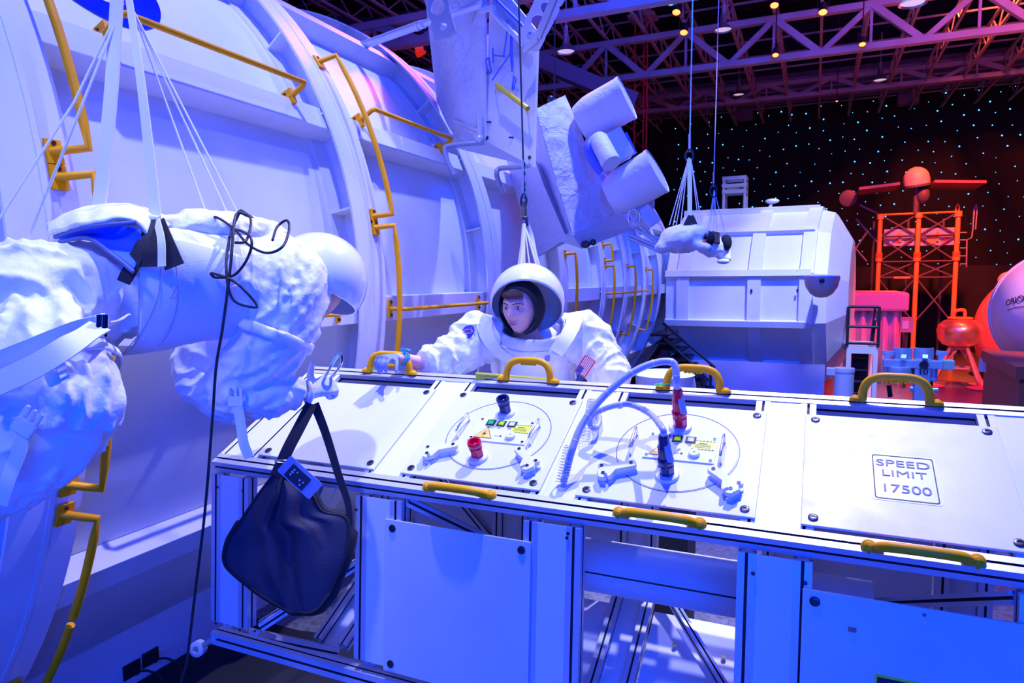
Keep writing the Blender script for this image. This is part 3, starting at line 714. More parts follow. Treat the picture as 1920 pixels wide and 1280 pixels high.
# green elastic bands round two handles' feet
for px, py in ((708, 692), (1243, 727)):
    c = ridge(px)+V((0.0, 0, 0.022)); MB().tube([c+V((0.030*math.cos(a), 0.020*math.sin(a), 0.004*math.cos(a*1))) for a in [2*PI*i/24 for i in range(24)]], 0.0028, 8, closed=True).build('elastic_band', m_green, None)
    o = bpy.data.objects['elastic_band' if px < 900 else 'elastic_band.001']; tag(o, 'green elastic band round the foot of the yellow handle '+('the reaching person grasps' if px < 900 else 'beside the raised grey hose'), 'band')
# screws along the front posts
for px, py in ((408, 913), (455, 920), (405, 1168), (450, 1180), (668, 955), (1063, 1008), (1065, 1000), (1412, 1075), (1510, 1093)):
    q = onplane(px, py, V0, n5); MB().lathe([(0.006, 0), (0.005, 0.002), (0, 0.002)], q+n5*0.001, n5, 10).build('post_screw', m_bolt, eq)
# trestle stand that carries the truss
m_stand = mat('blue_trestle_paint', (0.10, 0.16, 0.75), 0.45, var=0.1)
for xx, nm in ((-1.70, 'left'), (0.95, 'right')):
    stn = thing('trestle_stand', (xx, HC6.y, 0), 'blue wooden A-frame trestle under the %s end of the equipment truss' % nm, 'trestle', 'trestles under the truss')
    zb = HX[4].z-0.065
    for dy, dx in ((-0.45, -.04), (0.45, .04)):
        MB().bar((xx+dx, HX[4].y+dy*1.0, 0.0), (xx+dx*.4, HX[4].y+dy*0.12, zb-0.04), 0.12, 0.05, up=(0, 1, 0)).build('leg', m_stand, stn, 0)
    MB().box(xx-0.10, xx+0.10, HX[4].y-0.16, HX[4].y+0.16, zb-0.05, zb).build('top_beam', m_stand, stn, 0)
    MB().box(xx-0.03, xx+0.03, HX[4].y-0.40, HX[4].y+0.40, 0.15, 0.24).build('cross_brace', m_stand, stn, 0)

# ================================================================ PEOPLE
m_skin = mat('skin', (0.78, 0.42, 0.32), 0.5, bump=0.05, bscale=120, var=0.06, vscale=12)
m_lip = mat('lip_skin', (0.50, 0.20, 0.18), 0.45)
m_brow = mat('dark_brown_hair', (0.075, 0.03, 0.02), 0.7, bump=0.3, bscale=200)
m_capblk = mat('black_cap_fabric', (0.008, 0.008, 0.012), 0.85, bump=0.3, bscale=120)
m_eye = mat('eye_white', (0.75, 0.75, 0.78), 0.2); m_iris = mat('dark_iris', (0.02, 0.03, 0.05), 0.15)
m_bluecloth = mat('bright_blue_lining', (0.01, 0.10, 0.75), 0.7, bump=0.2, bscale=60)
m_cream = mat('cream_helmet_lining', (0.88, 0.78, 0.58), 0.6)
m_glovew = mat('white_cotton_glove', (0.80, 0.80, 0.80), 0.75, bump=0.15, bscale=200)
m_glovd = mat('blue_grey_glove', (0.22, 0.27, 0.42), 0.6, bump=0.2, bscale=150)
def nz(x, y, z): return noise.noise(V((x, y, z)))
def loft(mb, secs, nseg=44, nring=60, fold=(0.0, 8, 1.2), seed=0.0, up=(0, 0, 1), skew=0.0):
    """soft tube through sections (centre, half width, half height) with cloth folds running round it"""
    C_ = bez([s[0] for s in secs], nring); k = len(C_)-1; per = k//(len(secs)-1)
    ra = []; rb = []
    for i in range(len(secs)-1):
        for j in range(per):
            t = j/per; t = t*t*(3-2*t); ra.append(secs[i][1]*(1-t)+secs[i+1][1]*t); rb.append(secs[i][2]*(1-t)+secs[i+1][2]*t)
    ra.append(secs[-1][1]); rb.append(secs[-1][2])
    vs = []; amp, fs, fa = fold; dist = 0; x = None
    for i, p in enumerate(C_):
        d = (C_[min(i+1, k)]-C_[max(i-1, 0)]).normalized()
        if i: dist += (C_[i]-C_[i-1]).length
        if x is None: x, y, _ = frame(d, up)
        else: x = (x-d*x.dot(d)).normalized(); y = d.cross(x)
        for j in range(nseg):
            a = 2*PI*j/nseg; ca, sa = math.cos(a), math.sin(a)
            n1 = max(0, 1-abs(nz(ca*fa+seed, sa*fa, (dist+skew*ca)*fs+seed))*3.0)**2*1.7-.5
            n2 = nz(ca*2.5, sa*2.5+seed, dist*fs*0.5-seed)
            q = amp*(n1*0.9+n2*0.8) if amp else 0
            vs.append(p+x*ca*(ra[i]+q)+y*sa*(rb[i]+q))
    n = nseg; fs_ = [(i*n+j, i*n+(j+1) % n, (i+1)*n+(j+1) % n, (i+1)*n+j) for i in range(k) for j in range(n)]
    c0 = len(vs); vs += [C_[0]-(C_[1]-C_[0]).normalized()*min(ra[0], rb[0])*0.35, C_[-1]+(C_[-1]-C_[-2]).normalized()*min(ra[-1], rb[-1])*0.35]
    fs_ += [(c0, (j+1) % n, j) for j in range(n)]+[(c0+1, k*n+j, k*n+(j+1) % n) for j in range(n)]
    return mb.add(vs, fs_)
def remesh(o, vox, smooth=3, disp=0.0, size=0.06, fac=0.5):
    m = o.modifiers.new('union', 'REMESH'); m.mode = 'VOXEL'; m.voxel_size = vox; m.use_smooth_shade = True
    if smooth: s = o.modifiers.new('smooth', 'SMOOTH'); s.factor = fac; s.iterations = smooth
    if disp:
        t = bpy.data.textures.new('cloth_clouds', 'CLOUDS'); t.noise_scale = size; t.noise_depth = 3
        d = o.modifiers.new('folds', 'DISPLACE'); d.texture = t; d.strength = disp; d.mid_level = 0.5; d.texture_coords = 'LOCAL'
    return o
def strap(mb, pts, w, th=0.003, nrm=None, n=30):
    """flat webbing along a path; nrm is the side it faces"""
    C_ = bez(pts, n); k = len(C_); vs = []
    for i, p in enumerate(C_):
        d = (C_[min(i+1, k-1)]-C_[max(i-1, 0)]).normalized(); nn = V(nrm(p)) if callable(nrm) else V(nrm if nrm is not None else -CF)
        s = d.cross(nn).normalized(); nn = s.cross(d).normalized(); ww = w(i/(k-1)) if callable(w) else w
        vs += [p-s*ww/2, p+s*ww/2, p+s*ww/2+nn*th, p-s*ww/2+nn*th]
    fs = [(i*4+j, (i+1)*4+j, (i+1)*4+(j+1) % 4, i*4+(j+1) % 4) for i in range(k-1) for j in range(4)]+[(0, 1, 2, 3), ((k-1)*4+3, (k-1)*4+2, (k-1)*4+1, (k-1)*4)]
    return mb.add(vs, fs)
def hand_mb(wrist, d, nrm, curls, spread=0.0, s=1.0, thumb=1, tcurl=0.4, tang=45, r0=0.0095):
    """palm, four bent fingers and a thumb; d points along the hand, nrm out of the palm's back, thumb=+1/-1 side"""
    mb = MB(); d = V(d).normalized(); nrm = V(nrm); nrm = (nrm-d*nrm.dot(d)).normalized(); sd = d.cross(nrm)*thumb; wrist = V(wrist)
    loft(mb, [(wrist-d*0.02*s, 0.028*s, 0.022*s), (wrist+d*0.02*s, 0.032*s, 0.020*s), (wrist+d*0.055*s, 0.040*s, 0.017*s), (wrist+d*0.088*s, 0.040*s, 0.014*s)], 24, 16, up=nrm)
    lens = (0.072, 0.080, 0.074, 0.060)
    for i in range(4):
        off = (0.030-i*0.020)*s; base = wrist+d*(0.080-0.004*abs(i-1))*s+sd*off
        dd = (d+sd*(spread*(1.5-i))).normalized(); c = curls[i] if isinstance(curls, (list, tuple)) else curls
        L = lens[i]*s; pts = [base-dd*0.015*s, base]; ang = 0; p = base
        for j, (fr, cf) in enumerate(((0.42, 0.75), (0.32, 1.0), (0.26, 0.8))):
            ang += c*cf; q = dd*math.cos(ang)-nrm*math.sin(ang); p = p+q*L*fr; pts.append(p)
        rr = r0*s*(1.0 if i < 3 else 0.86)
        mb.tube(bez(pts, 16), [rr*(1.05-0.25*(k/16)) for k in range(17)], 12); mb.sph(pts[-1], rr*0.8, n=10)
    base = wrist+d*0.022*s+sd*0.026*s; ta = R(tang); q = d*math.cos(ta)+sd*math.sin(ta)-nrm*0.25
    p1 = base+q.normalized()*0.040*s; q2 = (q.normalized()+(-nrm*tcurl)+(d*0.25)).normalized(); p2 = p1+q2*0.030*s; p3 = p2+(q2-nrm*tcurl*0.5).normalized()*0.024*s
    mb.tube(bez([base-q*0.01*s, base, p1, p2, p3], 16), [r0*s*(1.35-0.5*k/16) for k in range(17)], 12); mb.sph(p3, r0*s*0.85, n=10)
    return mb
def headmesh(mb, c, f, u, s=1.0):
    c = V(c); f = V(f).normalized(); u = V(u); u = (u-f*u.dot(f)).normalized(); r = f.cross(u)
    def g(x, z, cx, cz, sx, sz): return math.exp(-((x-cx)/sx)**2-((z-cz)/sz)**2)
    def fn(a, b):
        th = PI*b; ph = 2*PI*a; X = math.sin(th)*math.sin(ph); Y = math.sin(th)*math.cos(ph); Z = math.cos(th)
        x, y, z = X*0.076, Y*0.096, Z*0.118
        if z < 0: k = 1-0.40*(-z/0.118)**1.5; x *= k; y = y*(1-0.10*(-z/0.118)) if y > 0 else y*(1-0.5*(-z/.118))
        if Y > 0:
            w_ = min(1, Y*2.2)
            y = y*(1-0.06*w_)
            y += w_*(0.024*g(x, z, 0, -0.018, 0.011, 0.016)+0.012*g(x, z, 0, 0.006, 0.008, 0.022)+0.006*g(x, z, 0, -0.022, 0.020, 0.009))
            y += w_*(0.006*g(x, z, 0, 0.034, 0.045, 0.010))
            for sg in (-1, 1): y -= w_*0.011*g(x, z, sg*0.031, 0.014, 0.017, 0.012); y += w_*0.004*g(x, z, sg*0.042, -0.014, 0.018, 0.018)
            y += w_*(0.008*g(x, z, 0, -0.050, 0.024, 0.007)+0.007*g(x, z, 0, -0.062, 0.020, 0.006)-0.004*g(x, z, 0, -0.0555, 0.026, 0.003))
            y += w_*0.012*g(x, z, 0, -0.092, 0.022, 0.014)
        return c+(r*x+f*y+u*z)*s
    n, m = 96, 96; vs = [fn(i/n, j/m) for j in range(m+1) for i in range(n)]
    mb.add(vs, [(j*n+i, (j+1)*n+i, (j+1)*n+(i+1) % n, j*n+(i+1) % n) for j in range(m) for i in range(n)])
    for sg in (-1, 1): mb.sph(c+(r*sg*0.074-f*0.008-u*0.008)*s, 0.03*s, (0.35, 0.65, 1.0), 14, Matrix((r, f, u)).transposed())
    return r, f, u

# ---------------------------------------------------------------- the trainee floating face down on the left
pA_ = thing('person', P(300, 560, 2.3)-V((0, 0, 0.4)), 'person in white space suit hanging face down on slings at the left, helmet turned away', 'person')
S = P
mb = MB()
# torso, hips and near leg
loft(mb, [(S(215, 575, 2.11), .10, .10), (S(262, 553, 2.15), .165, .15), (S(330, 530, 2.22), .20, .185), (S(430, 530, 2.32), .205, .185), (S(505, 535, 2.40), .18, .15), (S(555, 540, 2.48), .12, .11)], 60, 80, (0.007, 8, 1.1), 3.1)
loft(mb, [(S(256, 565, 2.14), .12, .11), (S(165, 562, 2.05), .165, .168), (S(70, 580, 1.98), .185, .195), (S(-30, 620, 1.95), .19, .20), (S(-120, 660, 1.95), .15, .16)], 60, 70, (0.017, 9, 1.0), 7.7, skew=.25)
loft(mb, [(S(40, 600, 1.96), .15, .16), (S(90, 680, 1.88), .155, .165), (S(125, 745, 1.86), .140, .150), (S(120, 790, 1.86), .125, .13)], 54, 60, (0.018, 9, 1.2), 1.3, skew=.3)
loft(mb, [(S(135, 740, 1.87), .12, .12), (S(100, 800, 1.86), .125, .13), (S(30, 860, 1.85), .12, .125), (S(-60, 930, 1.88), .105, .11), (S(-160, 1000, 1.95), .09, .09)], 50, 60, (0.016, 11, 1.1), 5.2, skew=.3)
# far leg
loft(mb, [(S(60, 590, 2.2), .15, .15), (S(-60, 650, 2.2), .14, .14), (S(-180, 700, 2.2), .12, .12)], 36, 30, (0.008, 9, 1.2), 2.2)
# near arm: shoulder, upper arm, elbow, forearm
loft(mb, [(S(500, 490, 2.40), .13, .12), (S(540, 530, 2.36), .145, .135), (S(530, 590, 2.32), .135, .125), (S(500, 660, 2.30), .115, .110), (S(440, 720, 2.30), .100, .095), (S(415, 740, 2.30), .08, .08)], 56, 80, (0.010, 12, 1.0), 9.4, skew=.3)
loft(mb, [(S(415, 722, 2.30), .07, .075), (S(450, 735, 2.30), .095, .090), (S(505, 735, 2.32), .092, .086), (S(545, 734, 2.35), .070, .064), (S(563, 735, 2.37), .056, .054)], 52, 70, (0.010, 22, 1.0), 4.6, skew=.5)
# far arm
loft(mb, [(S(470, 600, 2.62), .11, .11), (S(405, 640, 2.62), .10, .105), (S(362, 690, 2.60), .078, .085), (S(382, 724, 2.58), .072, .074), (S(430, 752, 2.55), .075, .075), (S(480, 757, 2.53), .06, .06)], 46, 70, (0.012, 16, 1.2), 6.6)
suitA = mb.build('space_suit', m_suit, pA_, 60); remesh(suitA, 0.008, 1, 0.010, 0.05)
# pulled-up arm cuff, a raised seam band round the upper arm, knee flap
def band(c, ax, r, w, th, nm, parent, m=m_suit, a0=0, a1=2*PI, up=None, el=1.0, jag=0.004):
    """cloth band round a limb"""
    c = V(c); x, y, z = frame(ax, up); n = 60; mb = MB()
    prof = [(r, -w/2), (r+th*.8, -w/2+.003), (r+th, -w/4), (r+th, w/4), (r+th*.8, w/2-.003), (r, w/2)]
    def f(u, v):
        a = a0+(a1-a0)*u; i = v*(len(prof)-1); k = min(int(i), len(prof)-2); q = [prof[k][e]*(1-i+k)+prof[k+1][e]*(i-k) for e in (0, 1)]
        rr = q[0]+jag*nz(math.cos(a)*3, math.sin(a)*3, c.z*9); return c+x*math.cos(a)*rr+y*math.sin(a)*rr*el+z*(q[1]+jag*1.5*nz(a*2, 1, c.x*7))
    o = mb.grid(f, n, 5).build(nm, m, parent, 60); return o
band(S(512, 628, 2.31), S(500, 660, 2.30)-S(530, 590, 2.32), 0.128, 0.040, 0.012, 'sleeve_cuff_band', pA_)
band(S(108, 712, 1.87), S(125, 745, 1.86)-S(90, 680, 1.88), 0.160, 0.030, 0.008, 'thigh_hem_roll', pA_)
TX = bez([S(150, 560, 2.06), S(240, 550, 2.14), S(330, 530, 2.22), S(430, 530, 2.32), S(505, 535, 2.40)], 80)
def wrap(u, v):
    i = 20+u*(38+6*v)-14*v*v*(1-u); k = int(i); c = TX[k].lerp(TX[k+1], i-k); d = (TX[k+2]-TX[k-2]).normalized()
    x = (-CF-d*(-CF).dot(d)).normalized(); y = x.cross(d)
    if y.z < 0: y = -y
    a = R(18+6*math.sin(u*PI))-v*R(150); rr = 0.198+0.016*math.sin(u*PI)+0.004*nz(u*6, v*4, 2)
    return c+x*math.cos(a)*rr+y*math.sin(a)*rr*0.98+V((0, 0, 0.01))
o = MB().grid(wrap, 50, 50).build('belly_harness', mat('smooth_white_canvas', (0.74, 0.75, 0.79), 0.6, bump=0.15, bscale=200), pA_, 60); solidify(o, 0.006)
mb = MB()
for pts in ([(262, 500), (250, 560), (215, 615)], [(300, 500), (296, 560), (262, 625), (232, 645)], [(330, 497), (334, 560), (320, 620), (300, 648)], [(318, 556), (338, 554)], [(318, 530), (336, 554)], [(334, 530), (318, 556)], [(215, 616), (236, 626), (214, 630)]):
    P3 = []
    for px, py in pts:
        best = min(((wrap(i/40, j/40)-CAM) for i in range(41) for j in range(30)), key=lambda q: (960+F0*q.dot(CR)/q.dot(CF)-px)**2+(640-F0*q.dot(CU)/q.dot(CF)-py)**2)
        P3.append(CAM+best*0.996)
    mb.tube(bez(P3, 20) if len(P3) > 2 else P3, 0.0015, 6)
mb.build('harness_stitching', mat('grey_stitching', (0.35, 0.36, 0.42), 0.7), pA_)
# jacket tail standing open at the back, bright blue lining inside
def tail(u, v, off=0.0):
    top = bez([S(100, 432, 2.18), S(150, 402, 2.22), S(225, 388, 2.26), S(300, 402, 2.24), S(345, 425, 2.24)], 40)
    i = u*(len(top)-1); a = top[int(i)].lerp(top[min(len(top)-1, int(i)+1)], i-int(i))
    bot = bez([S(104, 443, 2.06), S(150, 428, 2.00), S(200, 420, 1.98), S(256, 415, 2.0), S(300, 460, 2.05)], 40); b = bot[int(i)].lerp(bot[min(len(bot)-1, int(i)+1)], i-int(i))
    p = a.lerp(b, v)+V((0, 0, 1))*(0.020*math.sin(PI*v)+0.006*nz(u*9, v*3, 5))-CF*.03; return p
o = MB().grid(tail, 50, 14).build('jacket_tail', m_suit, pA_, 60); solidify(o, 0.008)
mb = MB()
def lining(u, v):
    e = bez([S(108, 446, 2.03), S(165, 428, 2.0), S(225, 424, 1.98), S(262, 430, 1.98)], 30); g_ = bez([S(116, 452, 2.01), S(165, 446, 1.97), S(212, 478, 1.94), S(250, 508, 1.94)], 30)
    i = u*(len(e)-1); a = e[int(i)].lerp(e[min(len(e)-1, int(i)+1)], i-int(i)); b = g_[int(i)].lerp(g_[min(len(g_)-1, int(i)+1)], i-int(i)); return a.lerp(b, v)+CF*0.02*math.sin(PI*v)
o = MB().grid(lining, 30, 10).build('blue_lining', m_bluecloth, pA_, 60); solidify(o, 0.004)
mb = MB(); mb.tube(bez([S(104, 444, 2.04), S(150, 429, 1.97), S(200, 422, 1.95), S(256, 417, 1.97)], 30), 0.007, 8).tube(bez([S(112, 453, 2.0), S(165, 447, 1.96), S(212, 479, 1.93), S(250, 510, 1.93)], 30), 0.006, 8); mb.build('jacket_binding', mat('grey_blue_binding', (0.10, 0.13, 0.25), 0.8), pA_, 60)
# back yoke, life-support collar
mb = MB(); loft(mb, [(S(225, 425, 2.24), .10, .04), (S(300, 432, 2.24), .13, .05), (S(380, 430, 2.28), .14, .06), (S(455, 440, 2.36), .12, .07), (S(515, 452, 2.46), .09, .06)], 40, 50, (0.008, 13, 1.5), 8.2, up=(0, 0, 1)); o = mb.build('back_yoke', m_suit, pA_, 60); remesh(o, 0.008, 2, 0.02, 0.05)
MB().tube(bez([S(512, 440, 2.36), S(545, 452, 2.34), S(574, 492, 2.33), S(588, 540, 2.33), S(590, 585, 2.35)], 30), 0.016, 12).build('collar_ring', m_suit, pA_, 60)
# helmet: open-bottomed shell over the head
hc = S(598, 526, 2.52); hz = (CU*0.86+CR*0.22-CF*0.0+CF*0.25).normalized()
hr = 0.178
def shell(rad, z0, sx=1.0):
    prof = []; 
    for i in range(29):
        t = PI/2-(PI/2+math.asin(min(1, z0)))*i/28; prof.append((rad*math.cos(t), rad*math.sin(t)))
    return prof
mbh = MB(); mbh.lathe(shell(hr, 0.40)+[(hr*math.cos(math.asin(.40))-.006, -hr*.40)]+[(r_*0.965, z_*0.965) for r_, z_ in shell(hr, 0.40)[::-1]], hc, hz, 56); o = mbh.build('helmet_shell', m_helmet, pA_, 60)
MB().sph(hc-hz*0.03, 0.105, (0.8, 0.9, 1.05), 24).build('black_cap', m_capblk, pA_, 60)
mbb = MB(); rr_, ff_, uu_ = headmesh(mbb, hc-hz*0.055, (-hz*0.75+CR*0.55), (hz+CR*.2), 0.95)
loft(mbb, [(hc-hz*0.08, .05, .05), (S(560, 545, 2.52), .055, .055), (S(500, 545, 2.45), .07, .07)], 24, 16); 
wA = S(562, 736, 2.375); loft(mbb, [(S(530, 735, 2.35), .030, .030), (wA, .029, .027), (S(590, 731, 2.41), .030, .026)], 24, 16)
o = mbb.build('body', m_skin, pA_, 60); remesh(o, 0.006, 1)
mb = MB(); mb.tube(bez([S(594, 572, 2.40), S(598, 585, 2.38), S(596, 600, 2.38), S(590, 606, 2.38)], 16), 0.004, 8).sph(S(587, 606, 2.38), 0.016, (1, .9, .8), 14).build('microphone', m_black, pA_, 60)
# round sleeve patch, mostly edge-on
q = S(585, 590, 2.30); MB().lathe([(0.032, 0), (0.032, 0.004), (0, 0.006)], q, CR*0.93-CF*0.45, 28).build('round_sleeve_patch', m_bluecloth, pA_, 30)
# glove: fist on a carabiner, thumb up
gd = (S(622, 722, 2.44)-S(572, 738, 2.38)).normalized(); hm = hand_mb(S(580, 733, 2.392), gd, (-CF*0.85+CU*0.5), (1.35, 1.4, 1.45, 1.5), 0.03, 1.08, thumb=-1, tcurl=-0.15, tang=72, r0=0.0115)
o = hm.build('glove', m_glovew, pA_, 60); remesh(o, 0.0042, 2)
MB().tube([S(577, 735, 2.385)+ (CU*math.cos(a)+(gd.cross(CU)).normalized()*math.sin(a))*0.037 for a in [2*PI*i/24 for i in range(24)]], 0.0075, 10, closed=True).build('glove_cuff', m_glovew, pA_, 60)
# leg strap with metal slide, quick-release buckles
mb = MB(); strap(mb, [S(-40, 735, 1.68), S(60, 690, 1.66), S(130, 648, 1.68), S(188, 612, 1.76)], 0.062, 0.004, lambda p: -CF+CU*.2); strap(mb, [S(-40, 690, 1.72), S(60, 650, 1.72), S(140, 618, 1.76), S(188, 605, 1.79)], 0.045, 0.004, lambda p: -CF-CU*.4); strap(mb, [S(188, 610, 1.79), S(215, 604, 1.86), S(228, 600, 1.9)], 0.06, 0.004); mb.build('leg_strap', m_web, pA_, 40)
mb = MB(); mb.cyl(S(185, 590, 1.755), S(184, 630, 1.755), 0.007, n=12).cyl(S(197, 590, 1.76), S(196, 631, 1.76), 0.009, n=12).tube([S(184, 590, 1.76), S(198, 589, 1.765)], 0.005, 8).tube([S(183, 630, 1.76), S(197, 632, 1.765)], 0.005, 8).build('metal_slide', m_chrome, pA_, 60)
def buckle(c, d, s, parent, nm='buckle'):
    d = V(d).normalized(); n_ = -CF; e = d.cross(n_).normalized(); mb = MB(); c = V(c)
    mb.prism(rrect(0.024*s, 0.016*s, 0.006*s), c, e, d, n_*0.010*s)
    for q in (-0.017, 0, 0.017): mb.prism(rrect(0.0045*s, 0.016*s, 0.004*s), c-d*0.028*s+e*q*s, e, d, n_*0.008*s)
    return mb.build(nm, m_helmet, parent, 40, bevel=0.001)
buckle(S(48, 800, 1.68), CU*-.75+CR*-.5, 1.15, pA_); buckle(S(443, 752, 2.195), -CU, 1.0, pA_); buckle(S(100, 706, 1.69), CU*-.4+CR*-.9, 0.95, pA_)
mb = MB(); strap(mb, [S(446, 760, 2.19), S(452, 795, 2.19), S(457, 830, 2.19), S(468, 858, 2.19)], 0.032, 0.003); mb.build('loose_webbing', m_web, pA_, 40); mb = MB(); strap(mb, [S(45, 812, 1.68), S(35, 850, 1.67), S(15, 900, 1.66), S(0, 945, 1.66)], 0.036, 0.003); mb.build('loose_webbing', m_web, pA_, 40)
# laced back plate at the shoulders
mb = MB()
for i in range(6): mb.tube([S(432+i*10, 404+i*9, 2.30), S(446+i*11, 418+i*9, 2.27)], 0.0035, 6)
for a_, b_ in (((430, 402), (500, 455)), ((436, 413), (508, 468)), ((444, 400), (512, 452))): mb.tube([S(*a_, 2.29), S(*b_, 2.31)], 0.004, 6)
mb.build('back_lacing', m_web, pA_, 60)
MB().tube(bez([S(447, 402, 2.33), S(470, 418, 2.33), S(500, 445, 2.35)], 10), 0.022, 10).build('dark_back_pad', m_capblk, pA_, 60)

# slings from one point above
apex = P(228, -30, 2.34)
sl = thing('suspension_sling', apex, 'white webbing straps and thin cords from one overhead point to the face-down trainee', 'sling')
mb = MB(); strap(mb, [P(222, -20, 2.34), P(212, 150, 2.26), P(200, 280, 2.22), P(187, 392, 2.20)], 0.042, 0.010, n=20); o = mb.build('broad_strap', m_web, sl, 40)
mb = MB(); strap(mb, [P(240, -20, 2.33), P(262, 130, 2.2), P(279, 270, 2.14), P(293, 410, 2.08)], lambda t: 0.022+0.012*t, 0.006, n=20); mb.build('broad_strap', m_web, sl, 40)
mb = MB(); mb.cyl(P(281, 408, 2.06), P(299, 411, 2.06), 0.010, n=12); mb.build('strap_loop', m_web, sl, 60)
for pts in ([(231, 0), (140, 190), (0, 400), (-40, 470)], [(231, 5), (60, 430), (30, 500)]):
    MB().tube([P(px, py, 2.34-0.0008*max(0, py)) for px, py in pts][:2]+[P(pts[-1][0], pts[-1][1], 2.05)], 0.0042, 8).build('sling_cord', m_web, sl, 60)
for (x1, y1) in ((396, 425), (432, 412), (444, 396)): MB().tube([P(245, 10, 2.33), P(x1, y1, 2.29)], 0.0033, 8).build('sling_cord', m_web, sl, 60)
mb = MB(); mb.tube([apex+(CR*math.cos(a)*0.03+CU*math.sin(a)*0.05) for a in [2*PI*i/20 for i in range(20)]], 0.006, 8, closed=True).tube([apex+CU*.05, apex+V((0, 0, z1a-apex.z))], 0.004, 8).build('lifting_wire', m_bolt, sl, 60)
mb = MB(); strap(mb, [P(291, 412, 2.06), P(272, 450, 1.99), P(248, 500, 1.96), P(232, 530, 1.95)], lambda t: 0.016+0.05*t*(1-t)+0.02*t, 0.006); strap(mb, [P(293, 412, 2.06), P(285, 460, 1.98), P(282, 500, 1.965)], lambda t: 0.014+0.055*t, 0.005); strap(mb, [P(305, 412, 2.06), P(318, 460, 2.0), P(328, 500, 1.98)], lambda t: 0.014+0.045*t, 0.005); mb.build('black_webbing_yoke', m_blackfab, sl, 40)
mb = MB(); strap(mb, [P(295, 414, 2.05), P(303, 450, 1.97), P(304, 500, 1.95)], 0.022, 0.004); mb.build('narrow_strap', m_web, sl, 40)

# black cable: coil at the shoulders and the long drop to the floor
cab = thing('signal_cable', P(345, 1285, 2.36), 'thin black cable looped over the face-down trainee and dropping straight to the floor', 'cable')
dn = [P(449, 398, 2.24), P(440, 412, 2.14), P(432, 500, 2.07), P(418, 610, 2.08), P(405, 690, 2.12), P(398, 790, 2.18), P(384, 960, 2.2), P(366, 1110, 2.25), P(352, 1230, 2.3)]
fl_ = dn[-1].copy(); fl_.z = 0.006
MB().tube(bez(dn+[V((fl_.x-.03, fl_.y-.02, 0.9)), fl_], 110), 0.0045, 8).build('long_cable', m_black, cab, 60)
mb = MB()
for pts in ([(449, 398), (432, 440), (424, 500), (436, 560), (476, 576), (478, 566), (440, 528), (398, 512), (405, 520), (440, 515), (466, 480), (470, 445), (440, 430), (430, 445)],
            [(396, 425), (393, 412), (408, 408), (440, 430), (465, 458), (500, 474), (530, 462), (542, 430), (538, 413), (520, 425), (511, 450)], [(449, 398), (470, 410), (462, 450), (440, 455)]):
    mb2 = [P(px, py, (2.18 if py < 445 else 2.065)+0.012*math.sin(i*1.7)) for i, (px, py) in enumerate(pts)]; MB().tube(bez(mb2, len(pts)*8), 0.0042, 8).build('cable_loop', m_black, cab, 60)

# carabiner held in the glove
cb = MB(); c0 = [S(607, 712, 2.44), S(622, 684, 2.43), S(632, 668, 2.43), S(638, 664, 2.43), S(641, 672, 2.43), S(638, 686, 2.43), S(622, 706, 2.44), S(612, 716, 2.44)]
cb.tube(bez(c0+[c0[0]], 64)[:-1], 0.0048, 10, closed=True); o = cb.build('carabiner', m_chrome, None, 60); tag(o, 'shiny steel carabiner held in the white glove above the black bag', 'carabiner')

# ---------------------------------------------------------------- black shoulder bag hanging from the glove
bag = thing('shoulder_bag', P(545, 1165, 2.3), 'black cloth shoulder bag with a clear card sleeve, hanging from the white-gloved hand', 'bag')
m_bag = mat('black_blue_canvas', (0.012, 0.014, 0.035), 0.75, bump=0.2, bscale=250, var=0.15, vscale=8)
m_trim = mat('black_bag_binding', (0.004, 0.004, 0.006), 0.8)
Lc = bez([P(517, 885, 2.30), P(486, 925, 2.29), P(446, 985, 2.28), P(426, 1020, 2.27), P(425, 1060, 2.26), P(470, 1100, 2.26)], 50)
Rc_ = bez([P(548, 905, 2.32), P(582, 924, 2.32), P(604, 958, 2.33), P(652, 974, 2.34), P(648, 1040, 2.31), P(618, 1112, 2.28)], 50)
Bc = bez([P(470, 1100, 2.26), P(520, 1130, 2.26), P(560, 1146, 2.265), P(595, 1140, 2.27), P(618, 1112, 2.28)], 40)
def bagf(u, v, side=1):
    i = v*(len(Lc)-1); k = int(i); a = Lc[k].lerp(Lc[min(k+1, len(Lc)-1)], i-k); b = Rc_[min(k, len(Rc_)-1)].lerp(Rc_[min(k+1, len(Rc_)-1)], i-k)
    p = a.lerp(b, u)
    # sag of the lower hem
    j = u*(len(Bc)-1); kk = int(j); q = Bc[kk].lerp(Bc[min(kk+1, len(Bc)-1)], j-kk); w_ = v**4; base = Lc[-1].lerp(Rc_[-1], u); p += (q-base)*w_
    bul = math.sin(PI*min(1, max(0, u)))**0.6*math.sin(PI*(0.08+0.84*v))**0.5
    n_ = 0.030*bul
    if side > 0:
        n_ += bul*(0.020*nz(u*3.2, v*1.3, 2.0)+0.022*math.exp(-((u-0.30-0.10*v)/0.07)**2)*(1-v*.4)-0.022*math.exp(-((u-0.47-.05*v)/0.06)**2)+0.022*math.exp(-((u-0.66)/0.09)**2)*math.exp(-((v-.45)/.3)**2)-0.02*math.exp(-((u-0.8)/0.06)**2)*math.exp(-((v-.55)/.2)**2))
    return p-CF*n_*side+(CF*0.06 if side < 0 else V((0, 0, 0)))
o = MB().grid(lambda u, v: bagf(u, v, 1), 70, 70).build('front_panel', m_bag, bag, 60)
MB().grid(lambda u, v: bagf(1-u, v, -1), 40, 40).build('back_panel', m_bag, bag, 60)
edge = [bagf(0, i/40) for i in range(41)]+[bagf(i/30, 1) for i in range(31)]+[bagf(1, 1-i/40) for i in range(41)]
